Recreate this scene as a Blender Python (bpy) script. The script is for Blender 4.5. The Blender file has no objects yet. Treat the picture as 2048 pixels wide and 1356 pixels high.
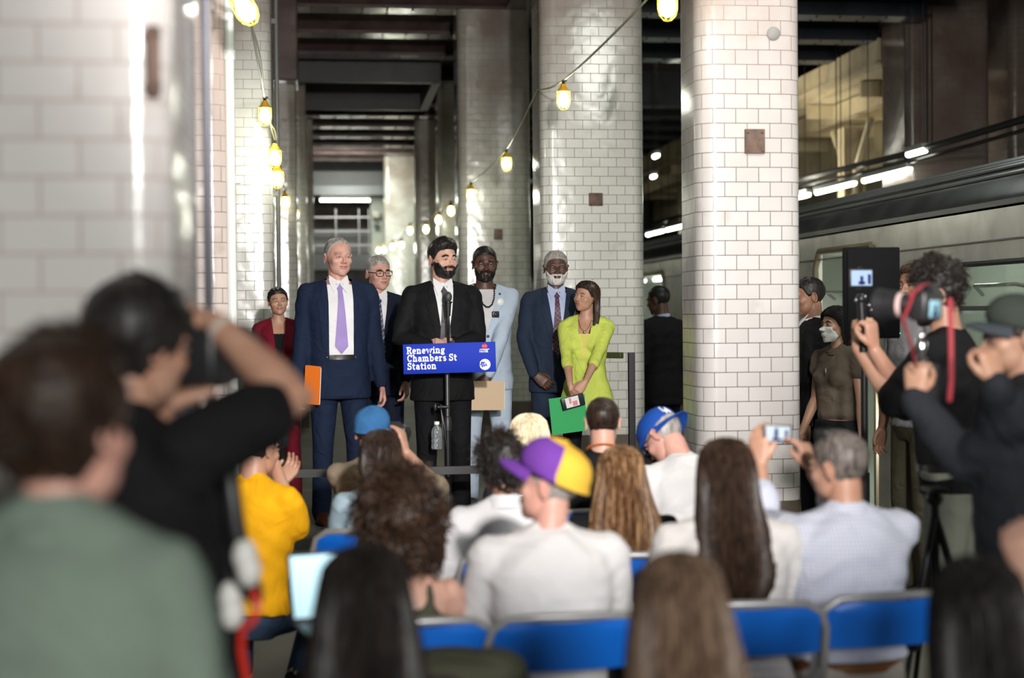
import bpy, math, random
import numpy as np
from mathutils import Vector, Matrix
from mathutils.bvhtree import BVHTree
random.seed(7); np.random.seed(7)
D2R = math.pi/180
SC = bpy.context.scene
COL = SC.collection
# ------------------------------------------------------------------ camera
FP = 2950.0                      # focal length in pixels of the 2048 wide frame
CAMZ = 1.62
_th = math.atan(364/FP); _p = math.atan(53/FP); _r = 0.009
CF = Vector((math.sin(_th)*math.cos(_p), math.cos(_th)*math.cos(_p), -math.sin(_p)))
_R0 = Vector((math.cos(_th), -math.sin(_th), 0)); _U0 = _R0.cross(CF)
CR = _R0*math.cos(_r) - _U0*math.sin(_r); CU = _U0*math.cos(_r) + _R0*math.sin(_r)
CC = Vector((0, 0, CAMZ))
cam_d = bpy.data.cameras.new('camera'); cam = bpy.data.objects.new('camera', cam_d); COL.objects.link(cam)
cam.matrix_world = Matrix(((CR.x, CU.x, -CF.x, CC.x), (CR.y, CU.y, -CF.y, CC.y), (CR.z, CU.z, -CF.z, CC.z), (0, 0, 0, 1)))
cam_d.sensor_width = 36; cam_d.lens = FP/2048*36; cam_d.clip_end = 200; cam_d.clip_start = 0.05
cam_d.dof.use_dof = True; cam_d.dof.focus_distance = 9.3; cam_d.dof.aperture_fstop = 1.5
SC.camera = cam
def P(px, py, d):
    "point of the place seen at a photo pixel, d metres in front of the camera"
    return CC + CF*d + CR*((px-1024)/FP*d) + CU*((678-py)/FP*d)
# ------------------------------------------------------------------ world, lights, exposure
w = bpy.data.worlds.new('world'); SC.world = w; w.use_nodes = True
w.node_tree.nodes['Background'].inputs[0].default_value = (0.80, 0.92, 0.86, 1)
w.node_tree.nodes['Background'].inputs[1].default_value = 0.085
SC.view_settings.view_transform = 'Standard'; SC.view_settings.look = 'None'
SC.view_settings.gamma = 1; SC.view_settings.exposure = 0.14; SC.view_settings.use_curve_mapping = False
def lamp(name, kind, loc, energy, color, size=0.1, target=None, **kw):
    l = bpy.data.lights.new(name, kind); o = bpy.data.objects.new(name, l); COL.objects.link(o)
    o.location = loc; l.energy = energy; l.color = color
    if kind in ('SPOT', 'POINT'): l.shadow_soft_size = size
    if kind == 'AREA': l.size = size
    for k, v in kw.items(): setattr(l, k, v)
    if target is not None: o.rotation_euler = (Vector(target)-Vector(loc)).to_track_quat('-Z', 'Y').to_euler()
    return o
# the television light on the press side, aimed at the stage
lamp('press_light', 'SPOT', (0.75, 0.1, 2.85), 2150, (1.0, 0.94, 0.91), 0.09, (0.86, 9.5, 2.30), spot_size=55*D2R, spot_blend=1.0)
# added fill from behind the press side, brightens the left column and foreground
lamp('fill_light_behind', 'AREA', (1.4, -4.2, 3.1), 400, (1.0, 0.99, 0.95), 1.2, (0.0, 4, 1.2))
lamp('train_fill_right', 'AREA', (3.3, 5.5, 4.7), 100, (0.98, 1.0, 0.92), 1.2, (4.2, 9.5, 1.6))  # area fill added to brighten the train side, not a platform lamp
# ------------------------------------------------------------------ materials
MATS = {}
def nt(name):
    m = bpy.data.materials.new(name); m.use_nodes = True
    return m, m.node_tree.nodes, m.node_tree.links, m.node_tree.nodes['Principled BSDF']
def c4(c): return (c[0], c[1], c[2], 1)
def mat(name, col, rough=0.6, metal=0.0, kind='plain', col2=None, scale=1.0, bump=1.0, emit=0, spec=0.5, alpha=None):
    if name in MATS: return MATS[name]
    m, N, L, b = nt(name)
    b.inputs['Base Color'].default_value = c4(col); b.inputs['Roughness'].default_value = rough
    b.inputs['Metallic'].default_value = metal; b.inputs['Specular IOR Level'].default_value = spec
    if emit:
        b.inputs['Emission Color'].default_value = c4(col); b.inputs['Emission Strength'].default_value = emit
    tc = N.new('ShaderNodeTexCoord')
    def noise_(sc, det=3, dist=0, vec=None):
        n = N.new('ShaderNodeTexNoise'); n.inputs['Scale'].default_value = sc; n.inputs['Detail'].default_value = det
        n.inputs['Distortion'].default_value = dist; L.new(vec or tc.outputs['Object'], n.inputs['Vector']); return n
    def mix(fac, a, c):
        x = N.new('ShaderNodeMix'); x.data_type = 'RGBA'; L.new(fac, x.inputs[0]); x.inputs[6].default_value = c4(a); x.inputs[7].default_value = c4(c)
        L.new(x.outputs[2], b.inputs['Base Color']); return x
    def ramp(src, lo, hi):
        r = N.new('ShaderNodeMapRange'); r.inputs[1].default_value = lo; r.inputs[2].default_value = hi; L.new(src, r.inputs[0]); return r.outputs[0]
    def bmp(h, strength, dist, prev=None):
        x = N.new('ShaderNodeBump'); x.inputs['Strength'].default_value = strength; x.inputs['Distance'].default_value = dist
        L.new(h, x.inputs['Height'])
        if prev: L.new(prev.outputs[0], x.inputs['Normal'])
        L.new(x.outputs[0], b.inputs['Normal']); return x
    if kind == 'cloth':
        n = noise_(7*scale, 2, 1.2); v = bmp(n.outputs[0], 0.55*bump, 0.03)
        n2 = noise_(500, 1); bmp(n2.outputs[0], 0.12, 0.002, v)
        n3 = noise_(3.0, 3); mix(ramp(n3.outputs[0], 0.35, 0.65), [x*0.90 for x in col], [min(1, x*1.06) for x in col])
        b.inputs['Specular IOR Level'].default_value = 0.15
    elif kind == 'skin':
        n = noise_(14, 4); mix(ramp(n.outputs[0], 0.35, 0.7), col, [col[0]*0.93, col[1]*0.80, col[2]*0.78])
        n2 = noise_(160, 2); bmp(n2.outputs[0], 0.12, 0.002)
        b.inputs['Subsurface Weight'].default_value = 0.06; b.inputs['Subsurface Radius'].default_value = (0.012, 0.005, 0.003)
    elif kind == 'hair':
        mp = N.new('ShaderNodeMapping'); mp.inputs['Scale'].default_value = (90*scale, 90*scale, 10*scale); L.new(tc.outputs['Object'], mp.inputs[0])
        n = noise_(1, 3, 0.6, mp.outputs[0]); mix(ramp(n.outputs[0], 0.35, 0.68), col, col2 or [min(1, x*2+0.01) for x in col])
        bmp(n.outputs[0], 0.6*bump, 0.004); b.inputs['Specular IOR Level'].default_value = 0.28
    elif kind == 'grime':
        n = noise_(3*scale, 6, 0.4); mix(ramp(n.outputs[0], 0.35, 0.68), col, col2 or [x*0.5 for x in col])
        bmp(n.outputs[0], 0.2*bump, 0.01)
    elif kind == 'concrete':
        n = noise_(1.1*scale, 8, 0.5); mix(ramp(n.outputs[0], 0.3, 0.7), col, col2 or [x*0.6 for x in col])
        n2 = noise_(40, 4); bmp(n2.outputs[0], 0.35, 0.004)
    elif kind in ('stripe', 'plaid', 'check', 'gingham'):
        s = N.new('ShaderNodeSeparateXYZ'); L.new(tc.outputs['Object'], s.inputs[0])
        def line(expr_a, expr_b, per, wid):
            a = N.new('ShaderNodeMath'); a.operation = 'MULTIPLY_ADD'; L.new(s.outputs[2], a.inputs[0]); a.inputs[1].default_value = expr_b; a.inputs[2].default_value = 10.0
            c = N.new('ShaderNodeMath'); c.operation = 'MULTIPLY_ADD'; L.new(s.outputs[0], c.inputs[0]); c.inputs[1].default_value = expr_a; L.new(a.outputs[0], c.inputs[2])
            d = N.new('ShaderNodeMath'); d.operation = 'MODULO'; L.new(c.outputs[0], d.inputs[0]); d.inputs[1].default_value = per
            e = N.new('ShaderNodeMath'); e.operation = 'LESS_THAN'; L.new(d.outputs[0], e.inputs[0]); e.inputs[1].default_value = wid; return e.outputs[0]
        if kind == 'stripe': f = line(1.0, 1.0, 0.035*scale, 0.006*scale)
        elif kind == 'check': f = line(1.0, 0.0, 0.004*scale, 0.002*scale)
        else:
            pa, wi = (0.03*scale, 0.006*scale) if kind == 'plaid' else (0.012*scale, 0.0045*scale)
            f1 = line(1, 1 if kind == 'plaid' else 0, pa, wi); f2 = line(-1 if kind == 'plaid' else 0, 1, pa, wi)
            x = N.new('ShaderNodeMath'); x.operation = 'ADD'; L.new(f1, x.inputs[0]); L.new(f2, x.inputs[1])
            h = N.new('ShaderNodeMath'); h.operation = 'MULTIPLY'; L.new(x.outputs[0], h.inputs[0]); h.inputs[1].default_value = 0.6; h.use_clamp = True; f = h.outputs[0]
        mix(f, col, col2)
        n = noise_(7, 2, 1.0); bmp(n.outputs[0], 0.5*bump, 0.03)
    if alpha is not None:
        b.inputs['Transmission Weight'].default_value = alpha; b.inputs['IOR'].default_value = 1.45
    MATS[name] = m; return m
def tile_mat(name, bw, bh, base=(0.80, 0.79, 0.76), base2=None, grout=(0.13, 0.11, 0.095), dirt=(0.34, 0.28, 0.25), dirt_z=(2.2, 4.5), dirt_amt=0.6, mortar=0.0022, rough=0.17):
    if name in MATS: return MATS[name]
    m, N, L, b = nt(name)
    uv = N.new('ShaderNodeUVMap'); uv.uv_map = 'UVMap'
    br = N.new('ShaderNodeTexBrick'); L.new(uv.outputs[0], br.inputs['Vector'])
    br.inputs['Scale'].default_value = 1.0; br.inputs['Brick Width'].default_value = bw; br.inputs['Row Height'].default_value = bh
    br.inputs['Mortar Size'].default_value = mortar; br.inputs['Mortar Smooth'].default_value = 0.3; br.inputs['Bias'].default_value = 0.0
    br.inputs['Color1'].default_value = c4(base); br.inputs['Color2'].default_value = c4(base2 or [x*0.93 for x in base]); br.inputs['Mortar'].default_value = c4(grout)
    tc = N.new('ShaderNodeTexCoord'); geo = N.new('ShaderNodeNewGeometry')
    n = N.new('ShaderNodeTexNoise'); n.inputs['Scale'].default_value = 1.6; n.inputs['Detail'].default_value = 7; L.new(geo.outputs['Position'], n.inputs['Vector'])
    s = N.new('ShaderNodeSeparateXYZ'); L.new(geo.outputs['Position'], s.inputs[0])
    mr = N.new('ShaderNodeMapRange'); L.new(s.outputs[2], mr.inputs[0]); mr.inputs[1].default_value = dirt_z[0]; mr.inputs[2].default_value = dirt_z[1]; mr.inputs[3].default_value = 0.0; mr.inputs[4].default_value = dirt_amt
    nr = N.new('ShaderNodeMapRange'); L.new(n.outputs[0], nr.inputs[0]); nr.inputs[1].default_value = 0.3; nr.inputs[2].default_value = 0.62; nr.inputs[3].default_value = 0.35
    mu = N.new('ShaderNodeMath'); mu.operation = 'MULTIPLY'; L.new(mr.outputs[0], mu.inputs[0]); L.new(nr.outputs[0], mu.inputs[1])
    mx = N.new('ShaderNodeMix'); mx.data_type = 'RGBA'; L.new(mu.outputs[0], mx.inputs[0]); L.new(br.outputs[0], mx.inputs[6]); mx.inputs[7].default_value = c4(dirt)
    # scattered brown stains
    n2 = N.new('ShaderNodeTexNoise'); n2.inputs['Scale'].default_value = 4.5; n2.inputs['Detail'].default_value = 8; L.new(geo.outputs['Position'], n2.inputs['Vector'])
    r2 = N.new('ShaderNodeMapRange'); L.new(n2.outputs[0], r2.inputs[0]); r2.inputs[1].default_value = 0.62; r2.inputs[2].default_value = 0.80; r2.inputs[4].default_value = 0.6
    m2 = N.new('ShaderNodeMix'); m2.data_type = 'RGBA'; L.new(r2.outputs[0], m2.inputs[0]); L.new(mx.outputs[2], m2.inputs[6]); m2.inputs[7].default_value = (0.30, 0.24, 0.19, 1)
    L.new(m2.outputs[2], b.inputs['Base Color'])
    b.inputs['Roughness'].default_value = rough
    rr = N.new('ShaderNodeMapRange'); L.new(br.outputs[1], rr.inputs[0]); rr.inputs[3].default_value = rough; rr.inputs[4].default_value = 0.8; L.new(rr.outputs[0], b.inputs['Roughness'])
    inv = N.new('ShaderNodeMath'); inv.operation = 'SUBTRACT'; inv.inputs[0].default_value = 1; L.new(br.outputs[1], inv.inputs[1])
    b1 = N.new('ShaderNodeBump'); b1.inputs['Strength'].default_value = 0.5; b1.inputs['Distance'].default_value = 0.002; L.new(inv.outputs[0], b1.inputs['Height'])
    n3 = N.new('ShaderNodeTexNoise'); n3.inputs['Scale'].default_value = 9; n3.inputs['Detail'].default_value = 1; L.new(tc.outputs['Object'], n3.inputs['Vector'])
    b2 = N.new('ShaderNodeBump'); b2.inputs['Strength'].default_value = 0.25; b2.inputs['Distance'].default_value = 0.012; L.new(n3.outputs[0], b2.inputs['Height']); L.new(b1.outputs[0], b2.inputs['Normal'])
    L.new(b2.outputs[0], b.inputs['Normal'])
    MATS[name] = m; return m
# ------------------------------------------------------------------ mesh kit
def frame_from(d, up=Vector((0, 0, 1))):
    d = Vector(d).normalized()
    if abs(d.dot(up)) > 0.98: up = Vector((0, 1, 0))
    x = up.cross(d).normalized(); y = d.cross(x)
    return x, y, d
class MB:
    def __init__(s): s.v = []; s.f = []; s.m = []; s.mi = 0
    def add(s, vs, fs, mi=None):
        o = len(s.v); s.v.extend([tuple(v) for v in vs]); s.f.extend([tuple(i+o for i in f) for f in fs])
        s.m.extend([s.mi if mi is None else mi]*len(fs)); return s
    def loft(s, rings, cap=True, closed=True, mi=None):
        n = len(rings[0]); vs = [p for r in rings for p in r]; fs = []
        for i in range(len(rings)-1):
            for j in range(n if closed else n-1):
                k = (j+1) % n
                fs.append((i*n+j, i*n+k, (i+1)*n+k, (i+1)*n+j))
        if cap: fs.append(tuple(range(n-1, -1, -1))); fs.append(tuple((len(rings)-1)*n+j for j in range(n)))
        return s.add(vs, fs, mi)
    def tube(s, pts, rad, n=10, mi=None, flat=None, ends=True):
        pts = [Vector(p) for p in pts]
        if not hasattr(rad, '__len__'): rad = [rad]*len(pts)
        if ends:          # rounded ends
            d0 = (pts[0]-pts[1]).normalized(); d1 = (pts[-1]-pts[-2]).normalized()
            P0 = [pts[0]+d0*rad[0]*q for q in (0.97, 0.75)]; R0 = [rad[0]*q for q in (0.25, 0.68)]
            P1 = [pts[-1]+d1*rad[-1]*q for q in (0.75, 0.97)]; R1 = [rad[-1]*q for q in (0.68, 0.25)]
            pts = P0+pts+P1; rad = R0+list(rad)+R1
        up = None; rings = []
        for i, p in enumerate(pts):
            d = (pts[min(i+1, len(pts)-1)]-pts[max(i-1, 0)])
            if d.length < 1e-9: d = Vector((0, 0, 1))
            d.normalize()
            if up is None: x, y, _ = frame_from(d)
            else:
                y = up - d*up.dot(d)
                if y.length < 1e-5: x, y, _ = frame_from(d)
                else: y.normalize(); x = y.cross(d)
            up = y
            f = flat or 1.0
            rings.append([p + x*(math.cos(2*math.pi*j/n)*rad[i]) + y*(math.sin(2*math.pi*j/n)*rad[i]*f) for j in range(n)])
        return s.loft(rings, True, True, mi)
    def ell(s, c, r, R=None, nu=16, nv=10, mi=None):
        c = Vector(c); vs = []; fs = []
        for i in range(1, nv):
            ph = -math.pi/2 + math.pi*i/nv
            for j in range(nu):
                t = 2*math.pi*j/nu; v = Vector((r[0]*math.cos(ph)*math.cos(t), r[1]*math.cos(ph)*math.sin(t), r[2]*math.sin(ph)))
                vs.append(c + (R @ v if R is not None else v))
        a = Vector((0, 0, -r[2])); b = Vector((0, 0, r[2]))
        vs.append(c+(R @ a if R is not None else a)); vs.append(c+(R @ b if R is not None else b))
        for i in range(nv-2):
            for j in range(nu): k = (j+1) % nu; fs.append((i*nu+j, i*nu+k, (i+1)*nu+k, (i+1)*nu+j))
        lo = len(vs)-2; hi = len(vs)-1
        for j in range(nu): k = (j+1) % nu; fs.append((lo, k, j)); fs.append((hi, (nv-2)*nu+j, (nv-2)*nu+k))
        return s.add(vs, fs, mi)
    def box(s, c, d, R=None, bev=0.0, mi=None):
        c = Vector(c); hx, hy, hz = d[0]/2, d[1]/2, d[2]/2
        b = min(bev, hx*0.9, hy*0.9, hz*0.9)
        if b <= 0:
            vs = [Vector((x*hx, y*hy, z*hz)) for z in (-1, 1) for y in (-1, 1) for x in (-1, 1)]
            fs = [(0, 2, 3, 1), (4, 5, 7, 6), (0, 1, 5, 4), (2, 6, 7, 3), (0, 4, 6, 2), (1, 3, 7, 5)]
            return s.add([c+(R @ v if R is not None else v) for v in vs], fs, mi)
        rings = []
        for z, ins in ((-hz, b), (-hz+b*0.3, b*0.3), (-hz+b, 0), (hz-b, 0), (hz-b*0.3, b*0.3), (hz, b)):
            ring = []
            for cx, cy, a0 in ((1, 1, 0), (-1, 1, 90), (-1, -1, 180), (1, -1, 270)):
                for q in (0, 30, 60, 90):
                    a = (a0+q)*D2R; rr = max(b-ins, 0.0)
                    ring.append(Vector((cx*(hx-b)+rr*math.cos(a), cy*(hy-b)+rr*math.sin(a), z)))
            rings.append([c+(R @ v if R is not None else v) for v in ring])
        return s.loft(rings, True, True, mi)
    def cyl(s, p0, p1, r0, r1=None, n=16, mi=None):
        return s.tube([p0, p1], [r0, r1 if r1 is not None else r0], n, mi, ends=False)
    def lathe(s, prof, n=20, c=(0, 0, 0), mi=None):
        c = Vector(c)
        return s.loft([[c+Vector((r*math.cos(2*math.pi*j/n), r*math.sin(2*math.pi*j/n), z)) for j in range(n)] for r, z in prof], True, True, mi)
    def grid(s, pts, mi=None, thick=0.0, nrm=None):
        "open grid of points (rows of equal length); thick gives it a back"
        n = len(pts[0]); m_ = len(pts)
        vs = [p for r in pts for p in r]; fs = [(i*n+j, i*n+j+1, (i+1)*n+j+1, (i+1)*n+j) for i in range(m_-1) for j in range(n-1)]
        if thick:
            o = len(vs); vs = vs + [Vector(p)-Vector(nrm)*thick for p in vs]
            fs += [tuple(reversed([q+o for q in f])) for f in fs[:]]
            rim = [j for j in range(n)] + [i*n+n-1 for i in range(1, m_)] + [(m_-1)*n+j for j in range(n-2, -1, -1)] + [i*n for i in range(m_-2, 0, -1)]
            for a, b in zip(rim, rim[1:]+rim[:1]): fs.append((b, a, a+o, b+o))
        return s.add(vs, fs, mi)
    def xf(s, M):
        s.v = [tuple(M @ Vector(v)) for v in s.v]; return s
    def join(s, o, mi=None):
        k = len(s.v); s.v.extend(o.v); s.f.extend([tuple(i+k for i in f) for f in o.f]); s.m.extend(o.m if mi is None else [mi]*len(o.m)); return s
    def mesh(s, name, smooth=True):
        me = bpy.data.meshes.new(name); me.from_pydata([tuple(v) for v in s.v], [], s.f); me.update()
        return me
    def build(s, name, mats, parent=None, smooth=True):
        me = s.mesh(name)
        if not isinstance(mats, (list, tuple)): mats = [mats]
        for m in mats: me.materials.append(m)
        if len(mats) > 1: me.polygons.foreach_set('material_index', np.array(s.m, dtype=np.int32))
        if smooth:
            me.polygons.foreach_set('use_smooth', np.ones(len(me.polygons), dtype=bool))
            try: me.set_sharp_from_angle(angle=42*D2R)
            except Exception: pass
        o = bpy.data.objects.new(name, me); COL.objects.link(o)
        if parent is not None: o.parent = parent
        return o
def remesh(mb, voxel, it=3):
    "union of closed shapes as one smooth continuous surface, returned as (verts, faces)"
    me = mb.mesh('tmp'); ob = bpy.data.objects.new('tmp', me); COL.objects.link(ob)
    r = ob.modifiers.new('r', 'REMESH'); r.mode = 'VOXEL'; r.voxel_size = voxel
    if it: q = ob.modifiers.new('s', 'SMOOTH'); q.iterations = it; q.factor = 0.5
    dg = bpy.context.evaluated_depsgraph_get(); ev = ob.evaluated_get(dg); m2 = ev.to_mesh()
    n = len(m2.vertices); co = np.empty(n*3, dtype=np.float32); m2.vertices.foreach_get('co', co)
    vs = co.reshape(-1, 3).tolist(); fs = [tuple(p.vertices) for p in m2.polygons]
    ev.to_mesh_clear(); bpy.data.objects.remove(ob); bpy.data.meshes.remove(me)
    out = MB(); out.v = [tuple(v) for v in vs]; out.f = fs; out.m = [0]*len(fs); return out
def bvh_of(mb): return BVHTree.FromPolygons([Vector(v) for v in mb.v], mb.f)
# ------------------------------------------------------------------ naming
def tag(o, label=None, cat=None, group=None, kind=None):
    if label: o['label'] = label
    if cat: o['category'] = cat
    if group: o['group'] = group
    if kind: o['kind'] = kind
    return o
def thing(name, label, cat, loc=(0, 0, 0), rotz=0.0, group=None):
    o = bpy.data.objects.new(name, None); COL.objects.link(o); o.location = loc; o.rotation_euler = (0, 0, rotz); o.empty_display_size = 0.1
    return tag(o, label, cat, group)
def struct(o): o['kind'] = 'structure'; return o
def setmat(o, M): o.matrix_world = M; return o
# ------------------------------------------------------------------ stroke lettering (slab serif)
def arc(cx, cy, rx, ry, a0, a1, n=10): return [(cx+rx*math.cos((a0+(a1-a0)*i/n)*D2R), cy+ry*math.sin((a0+(a1-a0)*i/n)*D2R)) for i in range(n+1)]
def sf(x, y, w=0.13): return [(x-w, y), (x+w, y)]
GL = {
 'R': (0.72, [[(0.14, 0), (0.14, 1)], [(0.14, 0.95)]+arc(0.4, 0.74, 0.2, 0.21, 90, -90)+[(0.14, 0.52)], [(0.36, 0.5), (0.62, 0.04)], sf(0.14, 0.04), sf(0.62, 0.04, 0.09), sf(0.1, 0.96, 0.09)]),
 'e': (0.6, [[(0.1, 0.36), (0.5, 0.36)]+arc(0.3, 0.34, 0.2, 0.3, 0, 310, 14)]),
 'n': (0.68, [[(0.14, 0), (0.14, 0.64)], [(0.14, 0.5)]+arc(0.32, 0.46, 0.18, 0.18, 140, 0)+[(0.5, 0)], sf(0.14, 0.04, 0.12), sf(0.5, 0.04, 0.12), sf(0.09, 0.62, 0.07)]),
 'w': (0.9, [[(0.1, 0.64), (0.26, 0.02), (0.44, 0.6), (0.62, 0.02), (0.78, 0.64)], sf(0.1, 0.62, 0.1), sf(0.78, 0.62, 0.1)]),
 'i': (0.36, [[(0.17, 0), (0.17, 0.64)], [(0.17, 0.86), (0.17, 0.92)], sf(0.17, 0.04, 0.13), sf(0.11, 0.62, 0.08)]),
 'g': (0.62, [arc(0.28, 0.42, 0.17, 0.2, 0, 360, 14), [(0.38, 0.6), (0.56, 0.64)], arc(0.28, -0.08, 0.2, 0.13, 0, 360, 14), [(0.16, 0.24), (0.14, 0.1), (0.3, 0.06)]]),
 'C': (0.78, [arc(0.4, 0.5, 0.29, 0.46, 45, 320, 16), [(0.66, 0.98), (0.66, 0.68)]]),
 'h': (0.68, [[(0.14, 0), (0.14, 1)], [(0.14, 0.5)]+arc(0.32, 0.46, 0.18, 0.18, 140, 0)+[(0.5, 0)], sf(0.14, 0.04, 0.12), sf(0.5, 0.04, 0.12), sf(0.09, 0.97, 0.07)]),
 'a': (0.62, [arc(0.28, 0.44, 0.18, 0.18, 150, 0)+[(0.46, 0.04), (0.56, 0.04)], arc(0.28, 0.2, 0.18, 0.17, 60, 340, 12)]),
 'm': (1.0, [[(0.14, 0), (0.14, 0.64)], [(0.14, 0.5)]+arc(0.3, 0.46, 0.16, 0.18, 140, 0)+[(0.46, 0)], arc(0.63, 0.46, 0.16, 0.18, 140, 0)+[(0.79, 0)], sf(0.14, 0.04, 0.11), sf(0.47, 0.04, 0.1), sf(0.8, 0.04, 0.11), sf(0.09, 0.62, 0.07)]),
 'b': (0.66, [[(0.14, 0), (0.14, 1)], arc(0.33, 0.33, 0.2, 0.3, 150, -150, 14), sf(0.09, 0.97, 0.07)]),
 'r': (0.5, [[(0.14, 0), (0.14, 0.64)], [(0.14, 0.44)]+arc(0.32, 0.4, 0.17, 0.2, 150, 60, 6), sf(0.16, 0.04, 0.15), sf(0.09, 0.62, 0.07)]),
 's': (0.52, [arc(0.26, 0.47, 0.15, 0.14, 40, 230, 9)+arc(0.26, 0.18, 0.16, 0.15, 60, -150, 9)]),
 'S': (0.66, [arc(0.33, 0.73, 0.21, 0.22, 40, 240, 9)+arc(0.33, 0.27, 0.23, 0.24, 60, -150, 9), [(0.53, 0.98), (0.53, 0.76)], [(0.1, 0.02), (0.1, 0.26)]]),
 't': (0.46, [[(0.18, 0.88), (0.18, 0.16)]+arc(0.3, 0.16, 0.12, 0.13, 180, 300, 6), [(0.04, 0.62), (0.4, 0.62)]]),
 'o': (0.62, [arc(0.3, 0.33, 0.2, 0.3, 0, 360, 16)]),
 'M': (0.9, [[(0.12, 0), (0.12, 1), (0.42, 0.3), (0.72, 1), (0.72, 0)]]), 'T': (0.66, [[(0.3, 0), (0.3, 1)], [(0.04, 0.96), (0.56, 0.96)]]),
 'A': (0.74, [[(0.04, 0), (0.33, 1), (0.62, 0)], [(0.15, 0.3), (0.5, 0.3)]]), 'Y': (0.66, [[(0.04, 1), (0.31, 0.5), (0.58, 1)], [(0.31, 0.5), (0.31, 0)]]),
 'O': (0.78, [arc(0.36, 0.5, 0.28, 0.46, 0, 360, 16)]), 'L': (0.6, [[(0.12, 1), (0.12, 0.04), (0.52, 0.04)]]),
 'Z': (0.66, [[(0.06, 0.96), (0.56, 0.96), (0.06, 0.04), (0.56, 0.04)]]), 'H': (0.72, [[(0.1, 0), (0.1, 1)], [(0.58, 0), (0.58, 1)], [(0.1, 0.5), (0.58, 0.5)]]),
 'N': (0.74, [[(0.1, 0), (0.1, 1), (0.6, 0), (0.6, 1)]]), 'D': (0.74, [[(0.1, 0), (0.1, 1)]+arc(0.26, 0.5, 0.34, 0.5, 90, -90)+[(0.1, 0)]]), 'I': (0.3, [[(0.14, 0), (0.14, 1)]]),
 'K': (0.7, [[(0.1, 0), (0.1, 1)], [(0.6, 1), (0.14, 0.45), (0.6, 0)]]), ' ': (0.22, [])}
def lettering(mb, text, x, y, size, M=None, wgt=0.085, depth=0.0016, mi=None, shear=0.0, track=0.0):
    "flat raised letters in the XZ plane of mb, facing -Y"
    for ch in text:
        adv, polys = GL[ch]; d0_ = depth
        for pl in polys:
            depth = depth+0.00022
            pts = [Vector((x+(p[0]+shear*p[1])*size, 0, y+p[1]*size)) for p in pl]; hw = wgt*size
            L_, R_ = [], []
            for i, p in enumerate(pts):
                d = (pts[min(i+1, len(pts)-1)]-pts[max(i-1, 0)]); d.normalize(); nn = Vector((-d.z, 0, d.x))
                e = p - d*hw*0.5 if i == 0 else (p + d*hw*0.5 if i == len(pts)-1 else p)
                L_.append(e+nn*hw); R_.append(e-nn*hw)
            rows = [[L_[i], R_[i]] for i in range(len(pts))]
            if M is not None: rows = [[M @ q for q in r] for r in rows]
            nv = (M.to_3x3() @ Vector((0, -1, 0))).normalized() if M is not None else Vector((0, -1, 0))
            rows = [[q + nv*depth for q in r] for r in rows]
            mb.grid(rows, mi, depth*1.2, nv)
        x += (adv+track)*size; depth = d0_
    return x
# ------------------------------------------------------------------ heads
def _ell(p, c, r):
    q = (p-np.array(c))/np.array(r); k0 = np.linalg.norm(q, axis=-1); k1 = np.linalg.norm(q/np.array(r), axis=-1)
    return k0*(k0-1)/np.maximum(k1, 1e-6)
def _cap(p, a, b, ra, rb):
    a = np.array(a); b = np.array(b); ab = b-a; t = np.clip(((p-a)@ab)/(ab@ab), 0, 1)
    return np.linalg.norm(p-(a+t[..., None]*ab), axis=-1)-(ra+(rb-ra)*t)
def _smin(a, b, k): h = np.maximum(k-np.abs(a-b), 0)/k; return np.minimum(a, b)-h*h*k*0.25
def _smax(a, b, k): return -_smin(-a, -b, k)
def head_sdf(p, o):
    jw = o.get('jaw', 1.0); nz = o.get('nose', 1.0); ch = o.get('cheek', 1.0); fem = o.get('fem', 0)
    d = _ell(p, (0, -0.014, 0.034), (0.0755, 0.094, 0.083))
    d = _smin(d, _ell(p, (0, 0.016, -0.028), (0.0635*ch, 0.068, 0.08)), 0.03)
    d = _smin(d, _ell(p, (0, 0.026, -0.072), (0.052*jw, 0.050, 0.036)), 0.03)
    d = _smin(d, _ell(p, (0, 0.062, -0.099), (0.021*jw, 0.017, 0.0155)), 0.022)
    ap = np.abs(p[..., 0]); q = np.stack([ap, p[..., 1], p[..., 2]], -1)
    d = _smin(d, _ell(q, (0.042*ch, 0.056, -0.026), (0.021, 0.018, 0.017)), 0.024)
    d = _smin(d, _ell(q, (0.026, 0.0745, 0.0215-0.001*fem), (0.024, 0.011, 0.0075-0.002*fem)), 0.016)
    d = _smax(d, -_ell(q, (0.031, 0.096, 0.001), (0.0185, 0.021, 0.0105)), 0.012)
    d = _smin(d, _cap(p, (0, 0.080, 0.012), (0, 0.0985+0.004*nz, -0.029), 0.0065, 0.0088*nz), 0.010)
    d = _smin(d, _ell(q, (0.0105*nz, 0.0895, -0.033), (0.008*nz, 0.010, 0.007)), 0.008)
    d = _smin(d, _ell(p, (0, 0.0835, -0.0535), (0.020, 0.0095, 0.0055)), 0.008)
    d = _smin(d, _ell(p, (0, 0.0825, -0.0645), (0.018, 0.0095, 0.0058)), 0.007)
    return d
def head_grid(o, nu=96, nv=72):
    t = np.linspace(-1, 1, nu, endpoint=False); az = math.pi*(t*0.55 + 0.45*t**3)       # denser at the face
    s = np.linspace(0, 1, nv); el = -math.pi/2 + math.pi*s
    A, E = np.meshgrid(az, el); dirs = np.stack([np.sin(A)*np.cos(E), np.cos(A)*np.cos(E), np.sin(E)], -1)
    org = np.array([0, 0.005, -0.012]); r = np.full(A.shape, 0.19)
    for _ in range(46): r = r - 0.75*head_sdf(org+dirs*r[..., None], o); r = np.clip(r, 0.01, 0.2)
    return org+dirs*r[..., None], dirs
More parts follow.
